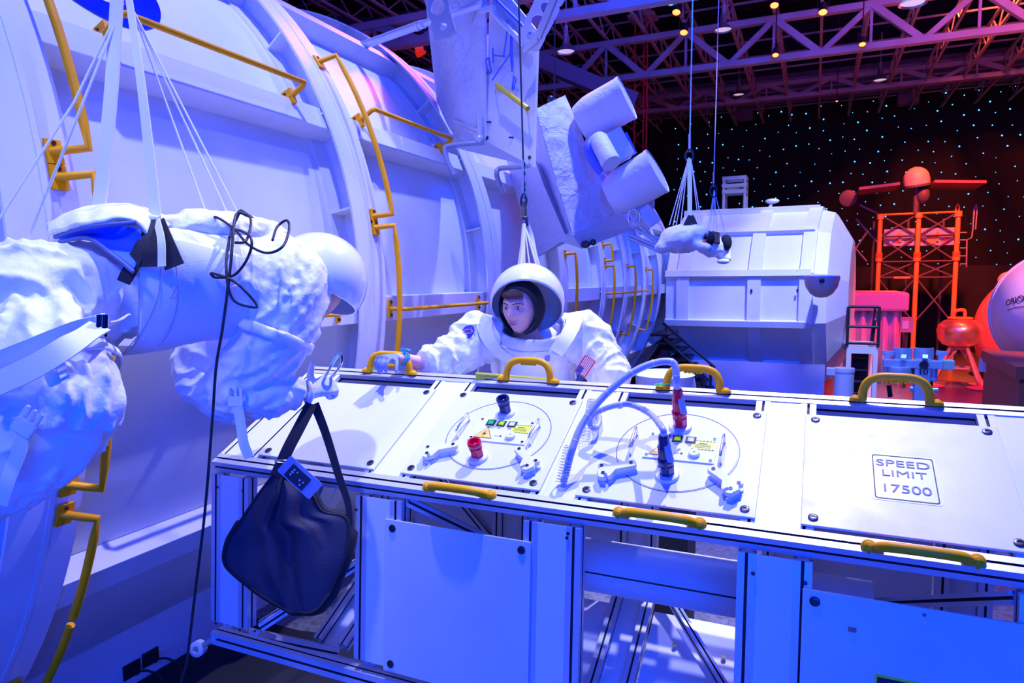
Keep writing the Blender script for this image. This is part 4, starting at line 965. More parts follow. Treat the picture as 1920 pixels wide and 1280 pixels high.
bk = [bagf(0, i/40, -1) for i in range(41)]+[bagf(i/30, 1, -1) for i in range(31)]+[bagf(1, 1-i/40, -1) for i in range(41)]
n = len(edge); low = [0.006 if i < 22 or i > 92 else 0.006 for i in range(n)]
gus = MB(); out = [((e_-P(545, 1010, 2.3))-CF*(e_-P(545, 1010, 2.3)).dot(CF)).normalized() for e_ in edge]
rows = [edge, [e_+o_*0.016*(1 if 15 < i < 85 else .3)+CF*0.012 for i, (e_, o_) in enumerate(zip(edge, out))], [e_.lerp(b_, .6)+o_*0.022*(1 if 15 < i < 85 else .3)-V((0, 0, 0.010*(1 if 18 < i < 75 else 0))) for i, (e_, b_, o_) in enumerate(zip(edge, bk, out))], bk]
gus.add([p for r_ in rows for p in r_], [(k*n+i, k*n+i+1, (k+1)*n+i+1, (k+1)*n+i) for k in range(3) for i in range(n-1)]); gus.build('gusset_side', m_trim, bag, 60)
MB().tube([e_-CF*0.002 for e_ in edge], 0.0048, 8).build('piping', m_trim, bag, 60)
mb = MB(); strap(mb, [P(584, 757, 2.37), P(562, 800, 2.33), P(540, 842, 2.30), P(518, 892, 2.28)], 0.040, 0.004); mb.build('shoulder_strap', m_blackfab, bag, 40)
mb = MB(); strap(mb, [P(590, 757, 2.40), P(612, 815, 2.38), P(635, 890, 2.37), P(652, 940, 2.36), P(657, 982, 2.35)], lambda t: 0.032-0.012*t, 0.004); mb.build('shoulder_strap', m_blackfab, bag, 40)
mb = MB(); mb.tube([P(530, 864, 2.285)+(CR*math.cos(a)*.024+CU*(math.sin(a)*.004)+CR*0-CF*.006) for a in [2*PI*i/16 for i in range(16)]], 0.003, 8, closed=True).build('strap_ring', m_chrome, bag, 60)
cc = P(562, 895, 2.262); e1 = (CR*0.74-CU*0.67).normalized(); e2 = (CU*0.74+CR*0.67).normalized()
MB().prism(rrect(0.072, 0.034, 0.006), cc, e1, e2, CF*0.003).build('card_sleeve', mat('cloudy_plastic_sleeve', (0.20, 0.26, 0.45), 0.25, coat=0.4), bag, 30)
card = MB().prism(rrect(0.040, 0.025, 0.002), cc-CF*0.001-e1*0.006-e2*.004, e1, e2, -CF*0.001).build('printed_card', mat('dark_printed_card', (0.010, 0.010, 0.014), 0.5), bag, 30)
mb = MB()
for (x, y, w_) in ((-.024, .012, .006), (-.024, .002, .008), (-.024, -.008, .006), (-.010, .012, .004), (0.012, -.002, .005), (0.022, -.014, .005), (.026, .000, .004)): mb.obox(cc-CF*0.0025-e1*.006-e2*.004+e1*x+e2*y, e1*w_*.5, e2*0.003, CF*0.0004)
mb.build('card_print', mat('pale_card_print', (0.35, 0.42, 0.6), 0.5), bag, 0)

# ---------------------------------------------------------------- the trainee behind the truss
pB_ = thing('person', P(995, 720, 3.35)-V((0, 0, 0.8)), 'person in a white space suit and open helmet behind the truss, gripping a yellow handle', 'person')
D = 3.28
mb = MB()
loft(mb, [(S(1000, 940, 4.05), .16, .15), (S(1000, 860, 3.98), .185, .165), (S(1000, 780, 3.84), .20, .17), (S(1001, 715, 3.62), .222, .17), (S(1002, 665, 3.46), .22, .14), (S(1000, 632, 3.38), .17, .11)], 56, 70, (0.005, 8, 1.2), 2.4)
hp = S(1000, 940, 4.05)
for sg in (-1, 1): loft(mb, [(hp+V((sg*.07, 0, .04)), .12, .13), (hp+V((sg*.11, .02, -.35)), .11, .12), (hp+V((sg*.12, .06, -.62)), .09, .10), (hp+V((sg*.12, .0, -.80)), .07, .08), (hp+V((sg*.12, -.10, -.86)), .055, .045)], 30, 30, (0.008, 12, 1.2), 3.3+sg)
# his right arm (left in view): shoulder, bunched sleeve
loft(mb, [(S(930, 640, 3.38), .12, .12), (S(895, 632, 3.36), .125, .12), (S(870, 655, 3.30), .115, .11), (S(840, 672, 3.26), .10, .105), (S(815, 682, 3.22), .085, .092), (S(796, 688, 3.19), .080, .085)], 56, 84, (0.012, 22, 0.7), 5.1)
# his left arm (right in view)
loft(mb, [(S(1060, 635, 3.38), .12, .12), (S(1095, 632, 3.36), .125, .125), (S(1120, 668, 3.30), .110, .11), (S(1143, 702, 3.24), .10, .10), (S(1152, 718, 3.18), .085, .08)], 56, 84, (0.013, 14, 1.1), 8.8)
suitB = mb.build('space_suit', m_suit, pB_, 60); remesh(suitB, 0.008, 1, 0.009, 0.04)
# chest shell (hard upper torso), collar, shoulder straps
mb = MB(); loft(mb, [(S(1000, 760, 3.62), .17, .13), (S(1000, 715, 3.46), .185, .125), (S(1000, 672, 3.32), .17, .10), (S(1000, 655, 3.31), .13, .08)], 48, 40); o = mb.build('chest_shell', m_helmet, pB_, 60)
cz = (CU*0.93-CF*0.36).normalized()
cc_ = S(998, 622, 3.33)
colp = [(0.125, -0.10), (0.152, -0.085), (0.160, -0.055), (0.162, -0.02), (0.158, 0.012), (0.146, 0.018), (0.140, 0.006), (0.142, -0.03), (0.10, -0.08)]
mb = MB(); mb.lathe(colp, cc_, cz, 60); o = mb.build('collar', m_suit, pB_, 60); 
t_ = bpy.data.textures.new('collar_clouds', 'CLOUDS'); t_.noise_scale = .05; dm = subsurf(o, 2) and o.modifiers.new('folds', 'DISPLACE'); dm.texture = t_; dm.strength = .008
mb = MB(); mb.tube([cc_-cz*0.045+(frame(cz)[0]*math.cos(a)+frame(cz)[1]*math.sin(a))*0.164 for a in [2*PI*i/60 for i in range(60)]], 0.004, 8, closed=True).build('collar_seam', m_web, pB_, 60)
def wideband(pts, w, nm, m=m_suit, th=0.006, wf=None): mb = MB(); strap(mb, pts, w, th, lambda p: (CAM-p).normalized()*1.0+V((0, 0, .35))); o = mb.build(nm, m, pB_, 40); return o
wideband([S(916, 592, 3.40), S(908, 610, 3.25), S(918, 640, 3.175), S(938, 664, 3.165), S(958, 676, 3.17)], lambda t: 0.085-0.05*t, 'shoulder_strap', mat('grey_white_strap', (0.62, 0.62, 0.66), 0.6, bump=.15, bscale=200))
wideband([S(1070, 588, 3.40), S(1076, 604, 3.25), S(1062, 634, 3.17), S(1044, 662, 3.15)], lambda t: 0.080-0.02*t, 'shoulder_strap', m_web)
wideband([S(1052, 640, 3.17), S(1035, 668, 3.16), S(1026, 684, 3.19)], 0.05, 'chest_strap', m_web)
MB().obox(S(1026, 672, 3.14), CR*0.012+CU*.004, CU*0.014, CF*0.003).build('strap_buckle', mat('grey_buckle', (0.2, .22, .35), .4), pB_, 0)
# helmet: globe with a wide face opening, cream inside
hb = S(989, 563, 3.30); hR = 0.180
look = (-CF*0.74-CU*0.67-CR*0.10).normalized()          # the way the opening faces
hup = (CU-look*CU.dot(look)).normalized(); hri = look.cross(hup)
def helm(rad, inner=False):
    vs = []; fs = []; n, m = 72, 40
    # rings round the opening axis: from the rim (angle a0) to the back
    for j in range(m+1):
        for i in range(n):
            ph = 2*PI*i/n; up_ = math.cos(ph); a0 = R(74-4*up_)
            th = a0+(PI-a0)*j/m
            vs.append(hb+(look*math.cos(th)+(hup*math.cos(ph)+hri*math.sin(ph))*math.sin(th))*rad)
    for j in range(m):
        for i in range(n): fs.append((j*n+i, (j+1)*n+i, (j+1)*n+(i+1) % n, j*n+(i+1) % n) if not inner else (j*n+i, j*n+(i+1) % n, (j+1)*n+(i+1) % n, (j+1)*n+i))
    return vs, fs
mb = MB(); mb.add(*helm(hR)); o = mb.build('helmet_shell', m_helmet, pB_, 60, weld=True); solidify(o, 0.005, -1)
mb = MB(); mb.add(*helm(hR-0.007, True)); mb.build('helmet_lining', m_cream, pB_, 60, weld=True)
# head with face
hcn = S(977, 577, 3.24); fdir = (-CF*0.80-CR*0.48-CU*0.20).normalized(); fup = (CU*0.98+CR*0.05)
mb = MB(); r_, f_, u_ = headmesh(mb, hcn, fdir, fup, 1.08)
loft(mb, [(hcn-u_*0.05-f_*.03, .052, .055), (hcn-u_*0.13-f_*.045, .055, .058), (hcn-u_*0.22-f_*.06, .10, .08)], 28, 20)
# forearm and wrist to the handle
loft(mb, [(S(835, 682, 3.22), .040, .040), (S(790, 680, 3.18), .036, .034), (S(765, 674, 3.15), .030, .026), (S(745, 671, 3.12), .030, .023), (S(735, 672, 3.10), .03, .02)], 26, 20)
loft(mb, [(S(1000, 650, 3.42), .12, .08), (S(1000, 720, 3.60), .14, .10), (S(1000, 800, 3.84), .12, .10)], 26, 20)
loft(mb, [(S(1000, 660, 3.40), .05, .05), (S(930, 645, 3.36), .05, .05), (S(870, 665, 3.28), .042, .042), (S(832, 682, 3.22), .04, .04)], 22, 24)
bodyB = mb.build('body', m_skin, pB_, 60); remesh(bodyB, 0.0042, 1, fac=.3)
def fp_(x, y, z): return hcn+(r_*x+f_*y+u_*z)*1.08
eyes = MB(); ir = MB(); br = MB(); li = MB()
for sg in (-1, 1):
    e = fp_(sg*0.031, 0.0735, 0.013); eyes.sph(e, 0.0105, (1, 1, 0.42), 16, Matrix((r_, f_, u_)).transposed())
    ir.lathe([(0.0056, 0), (0.003, 0.001), (0, 0.0012)], e+(f_*0.93-r_*0.25-u_*0.1).normalized()*0.0108, (f_*0.93-r_*0.25-u_*.1), 14)
    br.tube(bez([fp_(sg*0.012, 0.092, 0.027), fp_(sg*0.028, 0.090, 0.034), fp_(sg*0.045, 0.077, 0.031), fp_(sg*.053, .066, .025)], 12), [0.0014+0.0012*math.sin(PI*min(1, (i+2)/14)) for i in range(13)], 8)
    br.tube(bez([fp_(sg*0.019, 0.0835, 0.0165), fp_(sg*0.031, 0.087, 0.0215), fp_(sg*0.044, 0.078, 0.0155)], 10), 0.0008, 6)
eyes.build('eye', m_eye, pB_, 60); ir.build('iris', m_iris, pB_, 60); br.build('eyebrow', m_brow, pB_, 60)
li.tube(bez([fp_(-0.024, 0.082, -0.053), fp_(-0.010, 0.0945, -0.0505), fp_(0, 0.0955, -0.0525), fp_(0.010, 0.0945, -0.0505), fp_(0.024, 0.082, -0.053)], 20), [0.0010+0.0020*math.sin(PI*i/20) for i in range(21)], 8)
li.tube(bez([fp_(-0.020, 0.082, -0.057), fp_(0, 0.0935, -0.0605), fp_(0.020, 0.082, -0.057)], 20), [0.0010+0.0024*math.sin(PI*i/20) for i in range(21)], 8).build('lips', m_lip, pB_, 60)
# cap, hair fringe, headset
mb = MB()
vs = []; n, m = 60, 40
for j in range(m+1):
    for i in range(n):
        ph = 2*PI*i/n; a0 = R(66+6*max(0, -math.cos(ph))-14*max(0, math.cos(ph))**2); th = a0+(PI-a0)*j/m
        d_ = f_*math.cos(th)+(u_*math.cos(ph)*1.12+r_*math.sin(ph)*0.92)*math.sin(th); vs.append(hcn-f_*0.005+u_*.002+d_*0.113*(1+0.015*nz(ph*3, th*5, 1)))
mb.add(vs, [(j*n+i, (j+1)*n+i, (j+1)*n+(i+1) % n, j*n+(i+1) % n) for j in range(m) for i in range(n)]); o = mb.build('communications_cap', m_capblk, pB_, 60, weld=True); solidify(o, 0.006, 1)
mb = MB()
for i in range(22):
    x = -0.048+i*0.0046; mb.tube(bez([fp_(x*0.95, 0.066-abs(x)*.3, 0.085), fp_(x, 0.089-abs(x)*0.45, 0.068), fp_(x-0.004, 0.094-abs(x)*0.5, 0.050+0.006*math.sin(i*2.1))], 8), [0.004, 0.004, 0.004, .0036, .0034, .003, .0026, .002, .001][:9], 6)
mb.build('hair', m_brow, pB_, 60)
MB().lathe([(0.0, 0.022), (0.022, 0.020), (0.034, 0.008), (0.036, -0.02), (0.0, -0.02)], fp_(0.090, 0.0, -0.005), r_+f_*.35, 28).build('ear_cup', mat('black_headset_plastic', (0.015, .018, .04), .3), pB_, 40)
MB().lathe([(0.0, 0.003), (0.011, 0.002), (0.012, 0.0)], fp_(0.090, 0.0, -0.005)+(r_+f_*.35).normalized()*0.022, r_+f_*.35, 20).build('ear_cup_badge', mat('blue_badge', (0.12, .25, .7), .3), pB_, 40)
mb = MB(); mb.tube(bez([fp_(-0.085, 0.01, -0.03), fp_(-0.080, 0.055, -0.075), fp_(-0.055, 0.085, -0.098), fp_(-0.030, 0.098, -0.095)], 20), 0.0025, 8).sph(fp_(-0.022, 0.100, -0.094), 0.009, n=12).build('boom_microphone', m_black, pB_, 60)
# glove on the handle
wr = S(742, 672, 3.10); hm = hand_mb(S(737, 671, 3.08), (S(700, 673, 2.93)-S(737, 671, 3.08)), (V((0, 0, 1))-CF*.2), (0.75, 0.8, 0.85, 0.9), 0.05, 1.0, thumb=-1, tcurl=0.7, tang=40)
o = hm.build('glove', m_glovd, pB_, 60); remesh(o, 0.0042, 2)
mb = MB()
wd = (S(765, 674, 3.15)-S(745, 671, 3.12)).normalized(); wx, wy, _ = frame(wd)
for i, (off, cl_) in enumerate(((0.0, (0.02, .45, .60)), (0.010, (0.05, .3, .55)), (0.018, (.5, .15, .3)))):
    mb = MB(); mb.tube([S(756, 672.5, 3.135)+wd*off+(wx*math.cos(a)*1.0+wy*math.sin(a)*.86)*0.033 for a in [2*PI*k/24 for k in range(24)]], 0.0042 if i < 2 else 0.002, 8, closed=True).build('wrist_band', mat('wrist_band_%d' % i, cl_, 0.5), pB_, 60)
mb = MB(); mb.tube(bez([S(757, 662, 3.12), S(761, 655, 3.12), S(770, 657, 3.12)], 8), 0.004, 6).tube(bez([S(757, 662, 3.12), S(752, 656, 3.12), S(757, 652, 3.12)], 8), 0.004, 6).build('band_knot', mat('wrist_band_0'), pB_, 60)
# patches
def patch(o, ex, ey, w_, h_, parent, flag=True):
    ex, ey = V(ex).normalized(), V(ey).normalized(); nn = ex.cross(ey)
    if nn.dot(CAM-V(o)) < 0: nn = -nn
    b = MB().prism(rrect(w_*1.10, h_*1.14, .003), o, ex, ey, nn*0.003).build('flag_patch', mat('orange_red_border', (0.85, 0.12, 0.04), .6), parent, 0)
    for i in range(13):
        y = h_-(2*h_/13)*(i+.5); x0 = -w_*(1.0) if i > 6 else -w_+w_*0.82
        MB().obox(V(o)+nn*0.0036+ex*((x0+w_)/2)+ey*y, ex*((w_-x0)/2), ey*(h_/13*1.0), nn*0.0006).build('flag_stripe', mat('flag_red', (0.70, 0.01, 0.06), .6) if i % 2 == 0 else m_web, b, 0)
    MB().obox(V(o)+nn*0.0042+ex*(-w_+w_*0.41)+ey*(h_*(1-7/13)), ex*w_*0.41, ey*(h_*7/13), nn*0.0008).build('flag_canton', mat('flag_blue', (0.015, .03, .22), .6), b, 0)
    mb = MB()
    for r__ in range(5):
        for c__ in range(6): mb.obox(V(o)+nn*0.0052+ex*(-w_+w_*0.82*(c__+.5)/6)+ey*(h_*(-1/13+ (14/13)*(r__+.5)/5)), ex*.0006, ey*.0006, nn*.0002)
    mb.build('flag_stars', m_web, b, 0)
patch(S(1097, 686.5, 3.15), CR*.55+CU*.83, -CR*.83+CU*.5+CF*.05, 0.042, 0.026, pB_)
q = S(878, 622, 3.225); MB().lathe([(0.034, 0), (0.034, 0.003), (0, 0.004)], q, -CF*.8-CR*.4+CU*.4, 28).build('round_patch', mat('patch_blue', (0.01, .03, .32), .6), pB_, 30)
mb = MB(); e_, g_, k_ = frame(-CF*.8-CR*.4+CU*.4)
mb.tube([q+k_*0.006+(e_*math.cos(a)*.026+g_*math.sin(a)*.011) for a in [2*PI*i/24 for i in range(24)]], 0.0013, 5, closed=True)
rr2 = random.Random(5)
for i in range(16): a = rr2.uniform(0, 2*PI); d_ = rr2.uniform(.004, .027); mb.sph(q+k_*0.005+e_*math.cos(a)*d_+g_*math.sin(a)*d_, .0016, n=6)
mb.build('patch_print', m_web, pB_, 60)
MB().tube(bez([q+k_*.007-e_*.028-g_*.008, q+k_*.007, q+k_*.007+e_*.014+g_*.018, q+k_*.007+e_*.026-g_*.010], 14), 0.0018, 6).build('patch_swoosh', mat('flag_red'), pB_, 60)
buckle(S(860, 694, 3.08), CR*-.6-CU*.5, .8, pB_)
# yellow bar across his waist
yb = MB().bar(S(892, 708, 2.98), S(1036, 720, 2.94), 0.004, 0.050, up=CU).bar(S(892, 700, 2.98), S(1036, 712, 2.94), 0.03, 0.006, up=CU).build('yellow_channel_bar', mat('bright_yellow_paint', (0.85, 0.80, 0.02), .4), None, 0)
tag(yb, 'flat bright yellow channel bar at the waist of the person behind the truss', 'bar')
# his suspension: wire, swivel, shackle and cords
su = thing('suspension_sling', P(983, 420, 3.55), 'steel wire, swivel and fan of white cords holding up the person behind the truss', 'sling')
ax = P(983, 420, 3.55); topw = P(972, -10, 3.9)
wt = V((ax.x-.01, ax.y, 9.2))
wtop = P(981, 300, 3.58)
MB().tube([P(981, 300, 3.58), P(972, -20, 3.60), P(972, -20, 3.60)+(P(972, -20, 3.60)-P(981, 300, 3.58))*5], 0.005, 8).build('lifting_wire', m_bolt, su, 60)
mb = MB()
for y in (305, 322, 342, 352): mb.cyl(P(981.5, y, 3.57), P(981.8, y+7, 3.57), 0.010, n=12)
mb.tube([P(981, 300, 3.57), P(982, 372, 3.56)], 0.006, 8).build('wire_ferrule', m_chrome, su, 60)
mb = MB(); mb.tube(bez([P(982, 362, 3.56), P(977, 374, 3.56), P(979, 388, 3.56), P(984, 388, 3.56), P(987, 374, 3.56), P(982, 362, 3.56)], 30), 0.006, 8).build('shackle', m_bolt, su, 60)
mb = MB(); mb.tube(bez([P(982, 378, 3.56), P(978, 395, 3.56), P(981, 412, 3.56), P(986, 400, 3.56), P(984, 380, 3.56)], 30), 0.006, 8).cyl(P(982, 385, 3.55), P(983, 402, 3.55), 0.009, n=10).build('snap_hook', mat('brass_hook', (.5, .3, .12), .3, .9), su, 60)
MB().tube([P(978, 408, 3.55), P(987, 408, 3.55), P(988, 422, 3.55), P(978, 424, 3.55)], 0.010, 8).build('cord_block', m_bolt, su, 60)
for (x1, y1, r__) in ((968, 520, .004), (975, 520, .012), (984, 520, .004), (996, 520, .004), (1012, 520, .004), (1021, 520, .003)): MB().tube([P(983, 420, 3.55), P(x1, y1, 3.46)], r__, 8).build('sling_cord', m_web, su, 60)
mb = MB(); strap(mb, [P(985, 412, 3.56), P(996, 440, 3.56), P(1004, 480, 3.53), P(1014, 520, 3.5)], 0.022, .004); mb.build('broad_strap', m_web, su, 40)

# ================================================================ HOSES
m_hose = mat('grey_blue_hose', (0.42, 0.44, 0.50), 0.35, bump=0.10, bscale=30, stretch=(1, 1, 1))
m_spring = mat('bare_spring_wire', (0.75, 0.75, 0.78), 0.2, 1.0)
def hose(name_label, pts, r, plug_q, plug_m, spring=None):
    h = thing('connector_hose', plug_q, name_label, 'hose')
    c = bez(pts, 90); MB().tube(c, r, 14).build('hose', m_hose, h, 60)
    for k in range(6, len(c)-4, 9):
        d = (c[k+1]-c[k-1]).normalized(); MB().cyl(c[k]-d*0.002, c[k]+d*0.002, r+0.0008, n=14).build('hose_rib', m_web, h, 60)
    q = plug_q+n0*0.078
    mb = MB(); mb.lathe([(0.014, -0.01), (0.020, 0.0), (0.021, 0.05), (0.017, 0.056), (0.017, 0.085), (0.012, 0.095), (0, 0.095)], q, n0, 24)
    for a in range(12):
        e1, e2, _ = frame(n0); u = e1*math.cos(a*PI/6)+e2*math.sin(a*PI/6); mb.obox(q+n0*0.025+u*0.0205, u*0.0014, n0.cross(u)*0.0022, n0*0.022)
    mb.build('plug', plug_m, h, 40)
    MB().obox(q+n0*0.038-CF*0.021+CR*0.006, CR*0.011, (n0-CF*n0.dot(CF)).normalized()*0.042, CF*0.004).build('plug_tag', m_hose, h, 0, bevel=0.002)
    if spring:
        a, b, rs, turns = spring; a, b = V(a), V(b); x, y, z = frame(b-a); L = (b-a).length; n = turns*14
        mb = MB(); mb.tube([a+z*L*i/n+(x*math.cos(2*PI*i/14)+y*math.sin(2*PI*i/14))*rs for i in range(n+1)], 0.0011, 6).build('coil_spring', m_spring, h, 60)
    return h
def tp(px, py, hh): return onplane(px, py, V0+n0*hh, n0)
qR = ptC(*sC2, 0.0); qB = ptC(*sC, 0.0)
tR = qR+n0*0.165; tB = qB+n0*0.165
hose('thick grey hose arching high to the red plug on the right hatch', [tp(1056, 905, 0.004), tp(1063, 880, 0.04), tp(1072, 845, 0.09), tp(1092, 795, 0.14), tp(1130, 745, 0.19), tp(1180, 702, 0.24), tp(1225, 681, 0.26), tp(1262, 680, 0.26), tR+n0*0.045, tR+n0*0.01], 0.0125, qR, m_red,
     (tp(1052, 905, 0.012), tp(1068, 836, 0.10), 0.020, 13))
hose('thinner grey hose bending down to the dark blue plug on the right hatch', [tp(1110, 752, 0.006), tp(1120, 765, 0.03), tp(1124, 790, 0.035), tp(1116, 803, 0.04), tp(1106, 795, 0.06), tp(1112, 778, 0.09), tp(1142, 763, 0.12), tp(1180, 758, 0.14), tp(1218, 775, 0.15), tB+n0*0.03, tB+n0*0.005], 0.0105, qB, m_blue,
     (tp(1098, 822, 0.016), tp(1110, 750, 0.022), 0.017, 14))

# ================================================================ WHITE BOX HANGING AT THE TOP
m_blanket = mat('white_thermal_blanket', (0.72, 0.70, 0.74), 0.65, bump=0.5, bscale=5, fabric=True, var=0.08, vscale=3)
m_thin = mat('white_sheet_metal', (0.74, 0.75, 0.78), 0.35, 0.1, bump=0.04, bscale=12, var=0.1, vscale=2)
# a tall box seen from below: metal front plate to the right, cloth-covered side to the left
fA, fB, fC, fD = P(913, -60, 5.0), P(1008, 60, 4.6), P(1000, 313, 4.6), P(910, 264, 5.0)
wb = thing('hanging_equipment_box', (fC+fD)/2, 'tall white cloth-covered box with a sheet-metal front, hanging at the top beside the big cylinder', 'equipment box')
ex = (fC-fD); ey = (fA-fD).normalized(); nn = ex.cross(fA-fD).normalized()
if nn.dot(CF) > 0: nn = -nn
poly = [fD, fC, fB, P(960, 0, 4.8), P(920, -60, 5.0)]
mb = MB(); mb.add([p for p in poly]+[p-nn*0.02 for p in poly], [tuple(range(5)), tuple(range(9, 4, -1))]+[(i, i+5, (i+1) % 5+5, (i+1) % 5) for i in range(5)])
mb.build('front_plate', m_thin, wb, 0)
def cover(u, v):
    # cloth side: from the plate's left edge back to the rear, u across, v down
    a = P(913, -60, 5.0).lerp(P(912, 262, 5.0), v); bt = P(792, -60, 5.9).lerp(P(820, 190, 5.9), min(1, v*1.12))
    p = a.lerp(bt, u); sag = -0.20*math.sin(PI*u)*max(0, (v-.55)/.45)**2
    return p+V((0, 0, sag))-CF*(0.14*math.sin(PI*u)*(0.4+.6*v)+0.03*nz(u*5, v*2, 4)+0.02*math.sin(u*13+v*2))
o = MB().grid(cover, 60, 50).build('cloth_cover', m_blanket, wb, 60); solidify(o, 0.01)
bk_ = P(792, 100, 5.9)-P(912, 100, 5.0)
pts = [fD-nn*0.01, fC-nn*.01, fC+bk_, fD+bk_]
MB().add(pts, [(0, 1, 2, 3)]).build('bottom_panel', m_thin, wb, 0)
MB().add([fC-nn*.01, fB-nn*.01, fB+bk_, fC+bk_], [(0, 1, 2, 3)]).build('side_panel', m_thin, wb, 0)
# plate edge fold and rivets
for t_, s_ in ((0.05, 0.03), (0.05, 0.5), (0.93, 0.05), (0.93, 0.9), (0.05, 0.95)): MB().lathe([(0.014, 0), (0.012, .005), (0, .006)], fD+ex*t_+(fA-fD)*s_*(0.80)+nn*0.003, nn, 12).build('rivet', m_bolt, wb, 30)
def onp(px, py, off=0.0): return onplane(px, py, fD, nn)+nn*off
MB().obox(onp(919, 229, .006), CR*.020, CU*.006, nn*.004).build('slot', m_bolt, wb, 0); MB().obox(onp(961, 258, .006), CR*.020, CU*.006, nn*.004).build('slot', m_bolt, wb, 0)
# upper rim channel, cross bars, wires
MB().tube([onp(918, 12, .03), onp(1000, 98, .03)], 0.022, 8).build('rim_channel', m_thin, wb, 60); MB().tube([onp(925, -10, .05), onp(1004, 66, .05)], 0.012, 8).build('rim_channel', m_stand, wb, 60)
MB().bar(onp(912, 26, .06), onp(940, 18, .06), .03, .03).build('rim_bracket', m_thin, wb, 0)
for pts in ([(930, 92), (931, 120)], [(932, 106), (952, 108)], [(917, 115), (922, 110), (928, 138), (921, 140), (917, 115)], [(929, 152), (966, 98)], [(964, 60), (963, 100), (966, 136)], [(968, 55), (966, 80), (968, 130)], [(966, 170), (970, 144), (974, 150), (968, 172)], [(958, 40), (956, 70), (950, 110)]):
    MB().tube([onp(px, py, .03) for px, py in pts], 0.006, 6).build('wire_loop', m_stand, wb, 60)
# yellow angle handle on the plate
mb = MB(); q0, q1, q2, q3 = onp(930, 168, .0), onp(952, 166, .10), onp(1010, 210, .10), onp(992, 213, 0)
mb.tube([q1, q2], 0.016, 8); mb.add([onp(930, 165, .005), onp(930, 178, .005), onp(952, 172, .1), onp(952, 165, .1)], [(0, 1, 2, 3)]); mb.add([onp(991, 206, .005), onp(991, 218, .005), onp(1008, 214, .1), onp(1008, 208, .1)], [(0, 1, 2, 3)])
o = mb.build('yellow_angle_handle', mat('mustard_yellow_paint', (0.75, 0.55, 0.03), .45), wb, 0); solidify(o, 0.006)
# two bent grey tubes below, reaching for the cylinder
gt = mat('grey_tube_paint', (0.30, 0.31, 0.40), 0.4)
MB().tube(bez([onp(912, 268, .02), P(870, 270, 4.98), P(840, 274, 5.0), P(834, 280, 5.0), P(838, 300, 5.0), P(852, 328, 5.0)], 40), 0.018, 10).build('bent_tube', gt, wb, 60)
MB().tube(bez([onp(996, 311, .02), P(960, 314, 4.7), P(937, 316, 4.8), P(931, 324, 4.8), P(935, 340, 4.85), P(945, 362, 4.9)], 40), 0.018, 10).build('bent_tube', gt, wb, 60)
# corner post, ball joint
MB().tube([P(901, 222, 4.98), P(900, 255, 4.98)], .02, 10).sph(P(899, 260, 4.96), .03, n=14).tube([P(900, 248, 4.98), P(852, 226, 5.3)], .016, 8).build('corner_joint', m_alu, wb, 60)
MB().lathe([(0.1, 0), (.1, .05), (0, .05)], P(948, 0, 5.0), CR*.9-CU*.4-CF*.4, 24).build('round_port', m_thin, wb, 30)
# perforated hanger plates
def perf(a, b, w_, d_, label_parent, holes):
    a, b = V(a), V(b); L = (b-a).length; ey_ = (b-a).normalized(); nn_ = V(d_).normalized(); ex_ = ey_.cross(nn_).normalized(); bmx = bmesh.new()
    # plate with round holes: triangulated strip by strip round each hole
    vs = []; fs = []; mb = MB(); hs = sorted(holes); cuts = [0]+[(hs[i][0]+hs[i+1][0])/2 for i in range(len(hs)-1)]+[1]
    for i, (t_, r__) in enumerate(hs):
        y0, y1 = cuts[i]*L, cuts[i+1]*L; cyy = t_*L; hw0 = w_*0.5; N = 24; ring = []; outr = []
        for k in range(N):
            an = 2*PI*k/N; c_, s_ = math.cos(an), math.sin(an); ring.append((c_*r__, cyy+s_*r__))
            tx = hw0/abs(c_) if abs(c_) > 1e-6 else 1e9; ty = ((y1-cyy) if s_ > 0 else (cyy-y0))/abs(s_) if abs(s_) > 1e-6 else 1e9; tt = min(tx, ty); outr.append((c_*tt, cyy+s_*tt))
        base = [a+ex_*x+ey_*y for x, y in ring+outr]; mb.add(base+[p+nn_*0.02 for p in base], [(k, (k+1) % N, N+(k+1) % N, N+k) for k in range(N)]+[(2*N+k, 3*N+k, 3*N+(k+1) % N, 2*N+(k+1) % N) for k in range(N)]+[(k, 2*N+k, 2*N+(k+1) % N, (k+1) % N) for k in range(N)]+[(N+k, N+(k+1) % N, 3*N+(k+1) % N, 3*N+k) for k in range(N)])
    bmx.free(); return mb.build('perforated_hanger', m_alu, label_parent, 0)
perf(P(987, 88, 4.5), P(1045, -30, 4.3), 0.17, -CF*.9+CR*.3, wb, ((0.16, .035), (.38, .05), (.62, .035), (.82, .025)))
MB().bar(P(981, 95, 4.5), P(1008, 72, 4.42), .02, .05).bar(P(1008, 72, 4.42), P(1050, -30, 4.3), .02, .05).build('hanger_flange', m_alu, wb, 0)
perf(P(838, 72, 5.0), P(810, -30, 5.0), 0.17, -CF*.9-CR*.3, wb, ((0.2, .03), (.55, .055), (.85, .03)))
MB().add([P(815, 45, 5.0), P(842, 82, 4.98), P(842, 30, 5.02)], [(0, 1, 2)]).build('hanger_gusset', m_alu, wb, 0)
MB().tube([P(860, -40, 5.0), P(860, -40, 5.0)+V((0, 0, 5))], .015, 8).tube([P(960, -60, 4.9), P(960, -60, 4.9)+V((0, 0, 5))], .015, 8).build('hanger_rod', m_steel, wb, 60)
sr = MB().tube([P(678, 86, 5.6), P(790, 46, 5.25), P(795, 45, 5.22)], 0.032, 12).tube([P(790, 46, 5.25), P(905, 8, 4.95)], 0.026, 12).lathe([(0.036, 0), (0.036, .03)], P(780, 50, 5.28), P(905, 8, 4.95)-P(678, 86, 5.6), 14).build('strut_tube', m_thin, None, 60)
